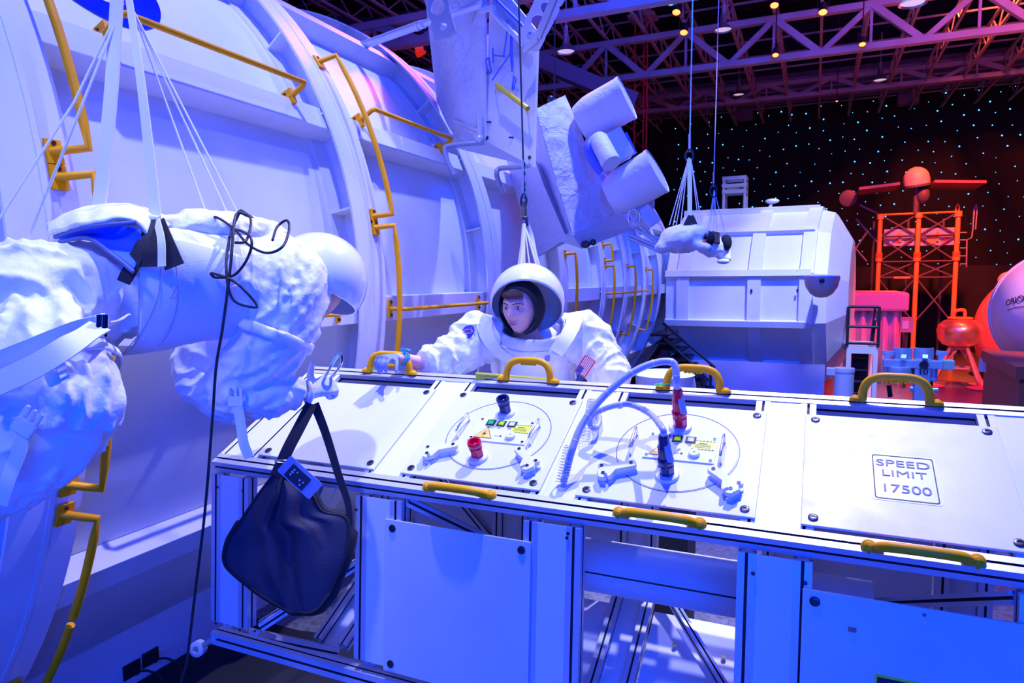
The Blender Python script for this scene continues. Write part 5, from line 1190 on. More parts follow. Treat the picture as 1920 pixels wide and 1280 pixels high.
tag(sr, 'slanting white strut tube from the cylinder top to the hanging box', 'strut')

# ================================================================ INSTRUMENT BOX WITH TWO WHITE DRUMS
b0, b1, b2, b3 = P(1004, 204, 6.2), P(1060, 178, 6.5), P(1153, 400, 6.4), P(1073, 440, 6.1)   # broad face corners: upper left, upper right, lower right, lower left
ib = thing('instrument_box', (b2+b3)/2, 'tilted white blanketed instrument box carrying two big white drums, above the helmet', 'instrument')
ux = ((b1-b0)+(b2-b3))/2; uy = ((b0-b3)+(b1-b2))/2; nx = ux.cross(uy).normalized()
if nx.dot(CF) > 0: nx = -nx
dep = 0.62
def bx3(u, v, w_): # u along the broad face width, v up, w back
    return (b3.lerp(b2, u)).lerp(b0.lerp(b1, u), v)-nx*dep*w_
o = MB().grid(lambda u, v: bx3(u, v, 0)+nx*(0.03*math.sin(PI*u)*math.sin(PI*v)+0.012*nz(u*4, v*9, 3)), 40, 60).build('blanket_front', m_blanket, ib, 60)
mb = MB(); c8 = [bx3(u, v, w_) for w_ in (0.01, 1) for (u, v) in ((0, 0), (1, 0), (1, 1), (0, 1))]
mb.add(c8, [(0, 3, 2, 1), (4, 5, 6, 7), (0, 1, 5, 4), (1, 2, 6, 5), (2, 3, 7, 6), (3, 0, 4, 7)]); mb.build('box_body', m_blanket, ib, 0)
mb = MB(); dn_ = -(uy.normalized()); q = [P(1073, 440, 6.1), P(1153, 400, 6.4), P(1203, 424, 6.6), P(1090, 466, 6.2)]
mb.add(q+[P(1052, 452, 6.15)], [(0, 1, 2, 3), (0, 3, 4)]); o = mb.build('lower_skirt', m_thin, ib, 0); solidify(o, .015)
MB().add([P(1004, 300, 6.3), P(1016, 318, 6.2), P(1064, 438, 6.12), P(1050, 440, 6.3)], [(0, 1, 2, 3)]).build('edge_trim', mat('blue_grey_trim', (.12, .14, .3), .5), ib, 0)
MB().sph(P(1098, 458, 6.12), .035, (1.3, .6, 1), 12).sph(P(1112, 454, 6.14), .03, n=12).build('torn_hole_edge', m_bolt, ib, 60)
def drum(ca, cb, r, nm):
    ca, cb = V(ca), V(cb); ax = (cb-ca); L = ax.length
    mb = MB(); prof = [(0.0, 0), (r*0.80, 0), (r*0.86, .06*L), (r*0.93, .16*L), (r*0.985, .25*L), (r, .35*L), (r*1.0, .93*L), (r*1.02, .95*L), (r*1.02, L), (r*.98, L), (r*.96, .985*L), (0, .985*L)]
    d = mb.lathe(prof, ca, ax, 48).build(nm, m_blanket2, ib, 40); return d
m_blanket2 = mat('white_drum_cloth', (0.76, 0.75, 0.78), 0.6, bump=0.22, bscale=4, fabric=True, var=0.05)
drum(P(1088, 232, 6.40), P(1176, 183, 6.22), 0.203, 'drum')
drum(P(1146, 372, 6.35), P(1233, 320, 6.15), 0.212, 'drum')
mb = MB(); mb.lathe([(0, 0), (.07, 0), (.085, .03), (.085, .26), (.088, .27), (.088, .33), (0, .33)], P(1120, 258, 6.1), P(1146, 306, 5.95)-P(1120, 258, 6.1), 28); mb.build('small_cylinder', m_blanket2, ib, 40)
MB().tube(bez([P(1108, 262, 6.15), P(1103, 280, 6.1), P(1112, 300, 6.1), P(1128, 322, 6.1)], 16), .045, 12).build('mount_ring', m_stand, ib, 60)
mb = MB(); c_ = P(1158, 275, 6.2); mb.obox(c_, (CR*.85+CU*.45)*.09, (CU*.85-CR*.45)*.14, CF*.1); mb.build('sensor_block', m_thin, ib, 0, bevel=.01)
mb = MB(); mb.bar(P(1168, 252, 6.15), P(1186, 290, 6.15), .05, .08).build('sensor_side', m_stand, ib, 0)
MB().tube([P(1189, 408, 6.2)+(CR*math.cos(a)*.055+CU*math.sin(a)*.075-CF*.02*math.sin(a)) for a in [2*PI*i/24 for i in range(24)]], .006, 8, closed=True).tube([P(1186, 404, 6.2)+(CR*math.cos(a)*.04+CU*math.sin(a)*.06) for a in [2*PI*i/24 for i in range(24)]], .005, 8, closed=True).build('cable_coil', m_chrome, ib, 60)
mb = MB(); mb.lathe([(0, 0), (.11, 0), (.13, .05), (.12, .14), (0, .16)], P(1192, 385, 6.4), P(1215, 372, 6.2)-P(1192, 385, 6.4), 24).build('lower_cap', m_blanket2, ib, 40)
mb = MB(); mb.obox(P(1213, 408, 6.3), (CR*.6-CU*.75)*.10, (CR*.75+CU*.6)*.07, CF*.1).build('lower_block', m_thin, ib, 0, bevel=.008)
for a_, b_ in (((1180, 440), (1228, 460)), ((1190, 430), (1236, 448)), ((1200, 425), (1232, 455)), ((1178, 446), (1226, 466))): MB().tube([P(*a_, 6.3), P(*b_, 6.3)], .016, 8).build('cradle_bar', m_alu, ib, 60)
for q in ((1040, 330, 6.9),):
    MB().tube([P(*q), V((AX+2.3, P(*q).y+.3, P(*q).z-.35))], .03, 8).build('support_arm', m_alu, ib, 60)
MB().sph(P(1033, 186, 6.4), .035, n=10).tube([P(1040, 185, 6.4), P(1040, 185, 6.4)+V((0, 0, 5.2))], .008, 6).build('lifting_eye', m_bolt, ib, 60)

# ================================================================ SECOND MODULE
m2d = 14.3
c2 = onY(1540, 553, m2d); R2 = 2.30
m_mod2 = mat('white_module_paint_far', (0.78, 0.78, 0.78), 0.35, bump=0.03, bscale=8, var=0.05)
xr2 = onY(1541, 500, m2d-2.0).x; xl2 = -2.35
ztop = onY(1541, 381, m2d-0.4).z; zc2 = 2.05; 
R2 = (ztop-zc2)
md = thing('ribbed_module', ((xl2+xr2)/2, m2d, 0), 'faceted white ribbed module lying across the hall behind the big cylinder', 'space station module')
NF = 12
def oct_(x, r, a): return V((x, m2d-r*math.cos(a), zc2+r*math.sin(a)))
angs = [R(-90+15+30*i) for i in range(NF)]
# crossways tilt: the barrel's axis is turned a little so that the right end shows
def mod_pt(x, r, a): 
    p = oct_(x, r, a); return V((p.x+0.10*(p.y-m2d), p.y, p.z))
mb = MB(); n = NF
vs = [mod_pt(x, R2*0.965, a) for x in (xl2, xr2) for a in angs]
mb.add(vs, [(i, (i+1) % n, n+(i+1) % n, n+i) for i in range(n)]+[tuple(range(n))[::-1]]); mb.build('hull', m_mod2, md, 0)
# stepped end cap
vs = [mod_pt(xr2, R2*0.965, a) for a in angs]+[mod_pt(xr2+0.25, R2*0.93, a) for a in angs]+[mod_pt(xr2+0.55, R2*0.62, a) for a in angs]
MB().add(vs, [(i, (i+1) % n, n+(i+1) % n, n+i) for i in range(n)]+[(n+i, n+(i+1) % n, 2*n+(i+1) % n, 2*n+i) for i in range(n)]+[tuple(range(2*n, 3*n))]).build('end_cap', m_mod2, md, 0)
def ring2(x, w_):
    vs = [mod_pt(x+dx, r, a) for dx, r in ((-w_/2, R2*.96), (-w_/2, R2*1.0), (w_/2, R2*1.0), (w_/2, R2*.96)) for a in angs]
    MB().add(vs, [(k*n+i, k*n+(i+1) % n, (k+1)*n+(i+1) % n, (k+1)*n+i) for k in range(3) for i in range(n)]).build('ring_frame', m_flange, md, 0)
for px in (1540, 1436, 1294): ring2(onY(px, 480, m2d-2.2).x-0.05, 0.22)
for a in (angs[k] for k in range(1, 7)):
    c = mod_pt((xl2+xr2)/2, R2*.985, a); nrm_ = V((0, -math.cos(a), math.sin(a))); tt = V((0, math.sin(a), math.cos(a)))
    MB().obox(c, XA*((xr2-xl2)/2), tt*0.055, nrm_*0.05).build('stringer', m_flange, md, 0)
for (px, py) in ((1409, 513), (1495, 511), (1409, 545), (1495, 545)): q = onY(px, py, m2d-R2*.965-.01); MB().obox(q, XA*.015, V((0, .01, 0)), V((0, 0, .03))).build('hull_slot', m_bolt, md, 0)
# grey skirt cloth below
def skirt(u, v):
    x = xl2+(xr2+0.1-xl2)*u; z = (onY(1500, 698, m2d-1.75).z+.16)*(1-v)
    return V((x, m2d-1.85-0.12*v+0.05*math.sin(x*4+v)+0.04*nz(x*2, v*3, 0)*1.5, z))
o = MB().grid(skirt, 120, 12).build('skirt_cloth', mat('white_skirt_cloth', (0.70, .70, .72), .7, bump=.3, bscale=4), md, 60)
MB().box(xl2+1, xr2-.3, m2d-1.0, m2d+1.0, 0, 0.6).build('cradle', m_dark, md, 0)
ql = onY(1448, 377, m2d-.3); MB().sph(ql, .10, (1.3, .8, .5), 14).tube([ql, V((ql.x-.05, ql.y, ztop-.05))], .03, 8).build('marker_lamp', m_thin, md, 60)
# half-bowl shaped bracket lamp at the right rim
q = onY(1541, 519, m2d-2.75); bw = thing('bowl_bracket', q, 'beige half-bowl standing out from the right rim of the far module', 'bracket')
vs = []; 
o = MB().lathe([(0.0, -0.32), (0.08, -0.31), (0.16, -0.26), (0.23, -0.15), (0.26, 0.0), (0.24, 0.0), (0.21, -.14), (0.0, -.28)], q+V((0, 0, 0)), V((0, 0, 1)), 36).build('bowl', mat('beige_bowl_plastic', (0.62, 0.48, 0.42), .5), bw, 40)
MB().lathe([(0.0, 0.0), (0.255, 0.0), (.255, .02), (0, .02)], q, (0, 0, 1), 36).build('bowl_lid', m_thin, bw, 30)
MB().sph(onY(1541, 526, q.y-.25), .04, n=12).build('round_knob', m_bolt, bw, 60)
MB().bar(q+V((0, .05, -.1)), V((q.x, m2d-1.8, q.z-.1)), .12, .10).build('arm', m_thin, bw, 0)
# small open frame standing on the module
q = onY(1378, 382, m2d+.3); fr = thing('small_frame_box', V((q.x, q.y, ztop)), 'small open box frame standing on top of the ribbed module', 'frame')
wq = (onY(1397, 340, m2d+.3).x-onY(1358, 340, m2d+.3).x)/2; za, zb = onY(1378, 336, m2d+.3).z, onY(1378, 350, m2d+.3).z; zc = onY(1378, 361, m2d+.3).z
for dx in (-wq, wq):
    for dy in (-.2, .2): MB().cyl((q.x+dx, q.y+dy, ztop-.15), (q.x+dx, q.y+dy, za), .03, n=8).build('frame_post', m_steel, fr, 60)
for z in (za, zb, zc):
    mb = MB()
    for dy in (-.2, .2): mb.box(q.x-wq-.03, q.x+wq+.03, q.y+dy-.03, q.y+dy+.03, z-.035, z+.035)
    for dx in (-wq, wq): mb.box(q.x+dx-.03, q.x+dx+.03, q.y-.2, q.y+.2, z-.035, z+.035)
    mb.build('frame_hoop', m_steel, fr, 0)

# ================================================================ TWO SUSPENDED SUITS FAR OFF, AND THEIR WIRES
def hangwire(px0, px1, yp, d, top_label, label, s):
    a = P(px1, yp, d); h = thing('suspension_sling', a, label, 'sling')
    top = V((a.x+(px0-px1)*0.0, a.y, 9.0)); MB().tube([a, P(px0, -10, d), P(px0, -10, d)+(P(px0, -10, d)-a)*.7], 0.008*s, 8).build('lifting_wire', m_web, h, 60)
    MB().cyl(P(px1, yp-34*s, d), P(px1, yp-6, d), 0.016*s, n=10).build('wire_ferrule', m_alu, h, 60)
    MB().tube(bez([P(px1, yp-6, d), P(px1-8*s, yp+6, d), P(px1-3, yp+18, d), P(px1+3, yp+18, d), P(px1+7*s, yp+4, d), P(px1, yp-6, d)], 24), .016*s, 8).build('carabiner_hook', m_bolt, h, 60)
    return h
h1 = hangwire(1299, 1293, 285, 8.6, '', 'wire, hook and fan of cords above the nearer of the two distant hanging suits', 1.0)
for x in (1255, 1262, 1268, 1276): MB().tube([P(1290, 300, 8.6), P(x, 422, 8.6)], .006, 6).build('sling_cord', m_web, h1, 60)
mb = MB(); strap(mb, [P(1292, 298, 8.58), P(1293, 350, 8.56), P(1293, 404, 8.52)], 0.055, .01); mb.build('broad_strap', m_web, h1, 40)
for x in (1312, 1318): MB().tube([P(1296, 300, 8.6), P(x, 438, 8.6)], .006, 6).build('sling_cord', m_web, h1, 60)
mb = MB(); strap(mb, [P(1293, 404, 8.52), P(1288, 424, 8.50)], lambda t: .04+.06*t, .01); strap(mb, [P(1297, 404, 8.52), P(1303, 424, 8.50)], lambda t: .04+.04*t, .01); mb.build('black_webbing_yoke', m_blackfab, h1, 40)
s1 = thing('person', P(1275, 450, 8.6), 'person lying prone in pale cloth on the nearer distant sling', 'person')
mb = MB(); loft(mb, [(P(1222, 464, 8.6), .03, .02), (P(1240, 462, 8.6), .10, .09), (P(1262, 450, 8.6), .20, .17), (P(1288, 446, 8.6), .21, .18), (P(1308, 446, 8.6), .19, .17), (P(1318, 452, 8.6), .12, .12)], 36, 40, (.012, 5, 1.2), 2); loft(mb, [(P(1300, 456, 8.5), .09, .08), (P(1322, 464, 8.45), .07, .06), (P(1331, 466, 8.4), .05, .05)], 20, 16)
o = mb.build('space_suit', m_suit, s1, 60); remesh(o, .02, 1, .03, .12)
MB().sph(P(1324, 448, 8.6), .11, (1, 1, 1), 18).build('head', m_capblk, s1, 60); MB().tube(bez([P(1308, 424, 8.5), P(1318, 432, 8.5), P(1322, 446, 8.45)], 12), .03, 8).build('harness_band', m_blackfab, s1, 60)
MB().sph(P(1319, 455, 8.45), .04, n=10).build('red_face_side', mat('red_patch', (.7, .06, .05), .5), s1, 60)
h2 = hangwire(1348, 1338, 350, 10.4, '', 'wire, hook and cords above the farther of the two distant hanging suits', .8)
for x in (1326, 1331, 1338, 1345, 1363): MB().tube([P(1339, 356, 10.4), P(x, 440 if x < 1360 else 450, 10.4)], .006, 6).build('sling_cord', m_web, h2, 60)
s2 = thing('person', P(1350, 480, 10.4), 'person in pale cloth tipped head down on the farther distant sling', 'person')
mb = MB(); loft(mb, [(P(1312, 462, 10.5), .10, .10), (P(1330, 462, 10.4), .16, .16), (P(1346, 464, 10.4), .17, .16), (P(1358, 478, 10.4), .11, .10), (P(1366, 488, 10.3), .05, .05)], 30, 36, (.015, 6, 1.2), 4); o = mb.build('space_suit', m_suit, s2, 60); remesh(o, .022, 1, .03, .12)
mb = MB(); strap(mb, [P(1341, 436, 10.35), P(1342, 456, 10.2)], .12, .02); mb.build('harness_band', m_blackfab, s2, 40)
MB().sph(P(1361, 455, 10.3), .09, (1, 1, 1.4), 14).build('head', m_capblk, s2, 60); MB().sph(P(1356, 490, 10.3), .06, (1.6, 1, .7), 14).build('glove', m_helmet, s2, 60)

# ================================================================ STAIRS, DRUM, CONTAINER AND THE RED CORNER
m_blk = mat('black_painted_steel', (0.012, 0.012, 0.014), .5)
# stair flight and handrail beyond the cylinder end
st_ = thing('stair_flight', onY(1290, 760, 11.2), 'dark stair flight with black handrails beside the skirt of the ribbed module', 'stairs')
ys = 11.6
def rl(a, b, r=.022, y=ys): MB().tube([onY(*a, y), onY(*b, y)], r, 8).build('handrail', m_blk, st_, 60)
rl((1243, 605), (1341, 689)); rl((1243, 632), (1333, 715), .02); rl((1243, 640), (1300, 690), .03, ys+.8)
for px, y0_, y1_ in ((1333, 683, 770), (1319, 700, 770)): MB().tube([onY(px, y0_, ys), V((onY(px, y0_, ys).x, ys, 0))], .022, 8).build('post', m_blk, st_, 60)
for i in range(9):
    q = onY(1245+10*i, 625+15*i, ys+.4)
    if q.z > 0.05: MB().box(q.x-.16, q.x+.16, ys, ys+.9, q.z-.02, q.z+.02).build('tread', m_blk, st_, 0)
MB().bar(onY(1238, 663, ys), onY(1318, 745, ys), .04, .22).build('stringer_board', m_dark, st_, 0)
# white wrapped bag behind the truss
bq = P(1246, 700, 4.6); bo = MB().grid(lambda u, v: V((bq.x, bq.y, bq.z))+V((math.cos(2*PI*u)*(.20+.03*nz(u*8 % 8, v*3, 1)), math.sin(2*PI*u)*.16, -.02-.75*(1-v)+.012*nz(math.cos(2*PI*u)*9, math.sin(2*PI*u)*9, v*4))), 60, 24, True).add([], []).build('wrapped_bundle', mat('crumpled_white_plastic', (0.62, .66, .78), .4, bump=.6, bscale=14), None, 60)
tag(bo, 'crumpled white plastic-wrapped drum behind the truss below the arched grey hose', 'wrapped drum'); 
bo.location.z = 0.0 if bo.location.z < .02 else bo.location.z
MB().box(bq.x-.2, bq.x+.2, bq.y-.17, bq.y+.17, 0, bo.location.z+.02).build('bundle_stand', m_dark, None, 0); tag(bpy.data.objects['bundle_stand'], 'dark pedestal beneath the plastic-wrapped drum', 'pedestal')
o = MB().lathe([(0, .0), (.19, 0), (.20, .03), (.15, .05), (0, .06)], V((bq.x, bq.y, bq.z-.035)), (0, 0, 1), 30).build('wrapped_lid', mat('crumpled_white_plastic'), None, 40); o.parent = bo; o.location = o.location-bo.location
# white cylindrical drum
q = onY(1583, 693, 9.6); rd = (onY(1604, 700, 9.6).x-onY(1563, 700, 9.6).x)/2*.93
wd_ = thing('waste_drum', V((q.x, q.y, 0)), 'white cylindrical drum with a flat clamped lid standing before the stairs', 'drum')
MB().lathe([(0, 0), (rd, 0), (rd, q.z-.03), (0, q.z-.03)], V((q.x, q.y, 0)), (0, 0, 1), 36).build('drum_body', m_thin, wd_, 30)
MB().lathe([(rd*1.04, -.03), (rd*1.06, 0), (rd*1.02, .025), (0, .03)], q, (0, 0, 1), 36).build('lid', m_thin, wd_, 30); MB().box(q.x-rd-.09, q.x-rd+.02, q.y-.05, q.y+.05, q.z-.08, q.z+.02).build('lid_clamp', m_thin, wd_, 0, bevel=.01)
o = MB().sph(V((q.x+.05, q.y+1.0, .15)), .7, (1.0, .5, .6), 24).build('dark_sheet_heap', mat('dark_crumpled_sheet', (.06, .05, .07), .6, bump=1, bscale=8), None, 60); tag(o, 'dark crumpled sheet heaped on the floor behind the white drum', 'sheet')
# platform with railing and steps
Yp = 13.2; pl = thing('stair_platform', V((onY(1618, 650, Yp).x, Yp+.4, 0)), 'grey step platform with a black railing right of the ribbed module', 'platform')
xa, xb = onY(1588, 650, Yp).x, onY(1646, 650, Yp).x; zp = onY(1618, 650, Yp).z; zr = onY(1618, 575, Yp).z
MB().box(xa, xb, Yp, Yp+1.2, zp-.12, zp).build('deck', m_thin, pl, 0)
for x in (xa+.03, xb-.03):
    for y in (Yp+.03, Yp+1.17): MB().box(x-.035, x+.035, y-.035, y+.035, 0, zp-.12).build('leg', m_thin, pl, 0)
for z in (zr, (zr+zp)/2+.0, zp+.06): MB().tube([V((xa, Yp, z)), V((xb, Yp, z))], .025, 8).build('guard_rail', m_blk, pl, 60)
for x in (xa, xb): MB().tube([V((x, Yp, zp)), V((x, Yp, zr))], .025, 8).build('guard_post', m_blk, pl, 60)
for (a_, b_) in (((1633, 640), (1641, 575)), ((1637, 640), (1641, 600))): MB().tube([onY(*a_, Yp+.05), onY(*b_, Yp+.05)], .018, 8).build('leaning_pole', m_blk, pl, 60)
for i in range(6): z = zp-.2-i*.21; MB().box(xa+.12, xb-.12, Yp+.15-0.0*i, Yp+.45, z-.03, z).build('tread', m_dark, pl, 0) if z > .05 else None
MB().box(xa+.1, xb-.1, Yp+.5, Yp+.52, 0, zp-.15).build('dark_back', m_dark, pl, 0)
# pale ribbed container
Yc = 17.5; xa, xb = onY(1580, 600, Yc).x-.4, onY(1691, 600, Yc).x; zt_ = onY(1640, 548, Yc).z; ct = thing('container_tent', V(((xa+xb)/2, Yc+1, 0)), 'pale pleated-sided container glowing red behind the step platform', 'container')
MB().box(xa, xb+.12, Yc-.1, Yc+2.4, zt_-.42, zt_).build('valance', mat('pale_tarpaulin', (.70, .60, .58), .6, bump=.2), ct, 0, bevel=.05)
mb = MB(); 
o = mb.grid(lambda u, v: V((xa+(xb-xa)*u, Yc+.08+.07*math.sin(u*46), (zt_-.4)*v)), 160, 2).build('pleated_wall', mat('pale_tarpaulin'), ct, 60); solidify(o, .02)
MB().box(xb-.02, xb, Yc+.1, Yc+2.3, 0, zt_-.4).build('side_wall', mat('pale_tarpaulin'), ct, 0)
q0_, q1_ = onY(1689, 594, Yc-.6), onY(1712, 623, Yc-.6); nb = thing('notice_board', V(((q0_.x+q1_.x)/2, Yc-.6, 0)), 'small pink-lit notice frame on a post right of the pale container', 'notice board')
MB().box(q0_.x, q1_.x, Yc-.62, Yc-.56, q1_.z, q0_.z).build('board', mat('reddish_frame', (.5, .25, .28), .5), nb, 0); MB().box(q0_.x+.03, q0_.x+(q1_.x-q0_.x)*.62, Yc-.63, Yc-.61, q1_.z+.08, q0_.z-.08).build('paper', m_thin, nb, 0); MB().box((q0_.x+q1_.x)/2-.03, (q0_.x+q1_.x)/2+.03, Yc-.58, Yc-.54, 0, q1_.z).build('post', m_dark, nb, 0)
# lattice tower with a radar dome and vanes on top
Yt = 21.0; m_or = mat('orange_tower_paint', (0.95, 0.40, 0.05), .5); m_dt = mat('dark_tower_steel', (0.10, .07, .08), .6)
px = [onY(1651, 400, Yt).x, onY(1723, 400, Yt).x, onY(1797, 400, Yt).x]; ztw = onY(1723, 400, Yt).z
tw = thing('lattice_tower', V((px[1], Yt+1, 0)), 'tall lattice tower with orange-red poles, two pale sign panels and a dome on top', 'tower')
for x in px:
    MB().cyl((x, Yt, 0), (x, Yt, ztw), .06, n=12).build('front_pole', m_or, tw, 60)
    MB().cyl((x, Yt+2.2, 0), (x, Yt+2.2, ztw), .04, n=8).build('rear_pole', m_dt, tw, 60)
    for z in (ztw-.05, onY(1723, 484, Yt).z, onY(1723, 478, Yt).z, 3.0): MB().cyl((x, Yt, z-.07), (x, Yt, z+.07), .09, n=12).build('pole_clamp', m_or, tw, 60)
zs = [ztw, onY(1723, 442, Yt).z, onY(1723, 490, Yt).z, onY(1723, 520, Yt).z, 2.4, 1.2]
for z in zs[:4]:
    for x0_, x1_ in ((px[0], px[1]), (px[1], px[2])): MB().tube([(x0_, Yt, z), (x1_, Yt, z)], .03, 6).build('cross_bar', m_or if z == ztw else m_dt, tw, 60)
for x0_, x1_ in ((px[0], px[1]), (px[1], px[2])):
    for za_, zb_ in zip(zs[:-1], zs[1:]): MB().tube([(x0_, Yt+.03, za_), (x1_, Yt+.03, zb_)], .022, 6).build('diagonal_bar', m_dt, tw, 60); MB().tube([(x1_, Yt+.03, za_), (x0_, Yt+.03, zb_)], .022, 6).build('diagonal_bar', m_dt, tw, 60)
for a_, b_, y0_, y1_ in ((1658, 1717, 430, 460), (1727, 1788, 428, 459)):
    qa, qb = onY(a_, y0_, Yt+.1), onY(b_, y1_, Yt+.1); sg_ = MB().box(qa.x, qb.x, Yt+.08, Yt+.12, qb.z, qa.z).build('sign_panel', mat('pale_sign_panel', (.62, .52, .54), .5), tw, 0)
    MB().box((qa.x+qb.x)/2-.03, (qa.x+qb.x)/2+.03, Yt+.04, Yt+.08, qb.z+.1, qa.z-.1).build('sign_bar', m_or, sg_, 0)
    for i, (tx, mm) in enumerate((('o w s', m_ink), ('o n s', m_ink))): text_mesh('sign_print', tx, V((qa.x+(qb.x-qa.x)*(.3+.35*i), Yt+.07, qb.z+.12)), XA, V((0, 0, 1)), .16, mm, sg_)
    for t_ in (.42, .78): MB().lathe([(.055, 0), (0, .01)], V((qa.x+(qb.x-qa.x)*t_, Yt+.075, qb.z+.14)), (0, -1, 0), 16).build('red_dot', mat('red_dot', (.8, .02, .04), .5), sg_, 30)
    if a_ > 1700: MB().box(qa.x+(qb.x-qa.x)*.17, qa.x+(qb.x-qa.x)*.46, Yt+.05, Yt+.07, qb.z+.04, qb.z+.26).build('orange_plate', m_or, sg_, 0)
# ladder on its right
xl_, xm_ = onY(1797, 450, Yt).x, onY(1812, 450, Yt).x
for py in (436, 450, 465, 480, 495): MB().tube([onY(1800, py, Yt), onY(1813, py, Yt)], .02, 6).build('rung', m_steel, tw, 60)
MB().tube([onY(1812, 500, Yt), onY(1813, 450, Yt), onY(1822, 445, Yt), onY(1824, 430, Yt), onY(1827, 390, Yt), onY(1830, 382, Yt), onY(1832, 392, Yt), onY(1829, 430, Yt)], .02, 6).build('ladder_side', m_steel, tw, 60)
MB().tube([onY(1792, 400, Yt), onY(1792, 387, Yt), onY(1796, 382, Yt), onY(1799, 387, Yt), onY(1797, 400, Yt)], .025, 6).build('pole_hook', m_or, tw, 60)
for a_, b_ in (((1612, 384), (1650, 402)), ((1605, 410), (1648, 458)), ((1605, 465), (1625, 436)), ((1603, 465), (1625, 490)), ((1722, 350), (1723, 400))): MB().tube([onY(*a_, Yt+.5), onY(*b_, Yt+.5)], .03, 6).build('outrigger', m_steel, tw, 60)
MB().box(onY(1675, 520, Yt).x, onY(1706, 520, Yt).x, Yt-.1, Yt-.04, onY(1690, 522, Yt).z, onY(1690, 518, Yt).z).build('orange_bar', m_or, tw, 0)
# dome and vanes
qd = onY(1719, 346, Yt); rdm = (onY(1744, 330, Yt).x-onY(1693, 330, Yt).x)/2
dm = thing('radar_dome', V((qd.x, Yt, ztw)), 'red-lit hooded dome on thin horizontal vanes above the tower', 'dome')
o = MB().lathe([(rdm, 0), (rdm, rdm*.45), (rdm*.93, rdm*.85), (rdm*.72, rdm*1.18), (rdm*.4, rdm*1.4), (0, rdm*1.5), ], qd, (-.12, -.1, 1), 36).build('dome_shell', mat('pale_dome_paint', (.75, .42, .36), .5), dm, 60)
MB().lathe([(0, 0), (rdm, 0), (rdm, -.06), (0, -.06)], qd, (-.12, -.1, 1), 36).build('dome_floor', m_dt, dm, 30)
MB().cyl(qd, V((qd.x, Yt, ztw)), .07, n=10).build('mast', m_dt, dm, 60); MB().sph(onY(1730, 366, Yt), .22, (.8, .8, 1), 12).build('gear_cluster', m_dt, dm, 60)
for a_, b_ in (((1608, 359), (1682, 350)), ((1745, 346), (1838, 347))): MB().obox((onY(*a_, Yt)+onY(*b_, Yt))/2, (onY(*b_, Yt)-onY(*a_, Yt))/2, V((0, .7, 0)), V((0, 0, .035))).build('vane', mat('dark_red_vane', (.30, .10, .09), .4), dm, 0)
q = onY(1590, 372, Yt); MB().lathe([(0, 0), (.2, 0), (.22, .08), (.1, .12), (0, .12)], q, (0, -1, 0), 20).build('end_sensor', m_dt, dm, 30); MB().tube([q, onY(1612, 360, Yt)], .04, 8).build('sensor_arm', m_dt, dm, 60)

# gold lander on legs
Yg = 17.6; qg = onY(1799, 621, Yg); rg = (onY(1843, 620, Yg).x-onY(1755, 620, Yg).x)/2
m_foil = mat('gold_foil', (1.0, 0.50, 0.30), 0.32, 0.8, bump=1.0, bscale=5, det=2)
lg = thing('foil_lander', V((qg.x, qg.y, 0)), 'round crinkled foil-covered lander on splayed legs, glowing red', 'lander')
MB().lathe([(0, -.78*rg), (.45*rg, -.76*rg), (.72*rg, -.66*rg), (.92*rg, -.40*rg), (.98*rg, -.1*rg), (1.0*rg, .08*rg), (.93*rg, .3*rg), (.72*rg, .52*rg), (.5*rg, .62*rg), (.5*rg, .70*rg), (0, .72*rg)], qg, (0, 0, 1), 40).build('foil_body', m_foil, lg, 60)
MB().lathe([(.52*rg, .62*rg), (.56*rg, .66*rg), (.52*rg, .72*rg), (.3*rg, .72*rg)], qg, (0, 0, 1), 30).build('top_rim', m_or, lg, 60)
MB().tube(bez([qg+V((-.3*rg, 0, .7*rg)), qg+V((-.2*rg, 0, 1.02*rg)), qg+V((.15*rg, 0, 1.06*rg)), qg+V((.2*rg, 0, .7*rg))], 20), .035, 8).build('top_handle', m_or, lg, 60)
MB().lathe([(0.28*rg, -.9*rg), (.4*rg, -.8*rg), (.3*rg, -.74*rg), (0, -.74*rg)], qg, (0, 0, 1), 24).build('nozzle_ring', m_alu, lg, 60)
m_leg2 = mat('reddish_leg_tube', (.7, .25, .18), .4)
for k in range(4):
    a = R(35+90*k); ft = V((qg.x+1.45*rg*math.cos(a), qg.y+1.1*rg*math.sin(a), .03)); MB().tube([qg+V((.45*rg*math.cos(a), .45*rg*math.sin(a), -.7*rg)), ft], .04, 8).build('leg', m_leg2, lg, 60); MB().tube([qg+V((.2*rg*math.cos(a+.8), .2*rg*math.sin(a+.8), -.8*rg)), ft.lerp(qg, .25)], .028, 8).build('leg_strut', m_leg2, lg, 60)
    MB().lathe([(0, 0), (.24, 0), (.26, .04), (.08, .08), (0, .08)], V((ft.x, ft.y, 0)), (0, 0, 1), 20).build('foot_pad', m_leg2, lg, 40)
    a2 = R(35+90*(k+1)); ft2 = V((qg.x+1.45*rg*math.cos(a2), qg.y+1.1*rg*math.sin(a2), .03)); MB().tube([ft.lerp(qg, .45)-V((0, 0, .15)), ft2.lerp(qg, .45)-V((0, 0, .15))], .025, 8).build('leg_brace', m_leg2, lg, 60)

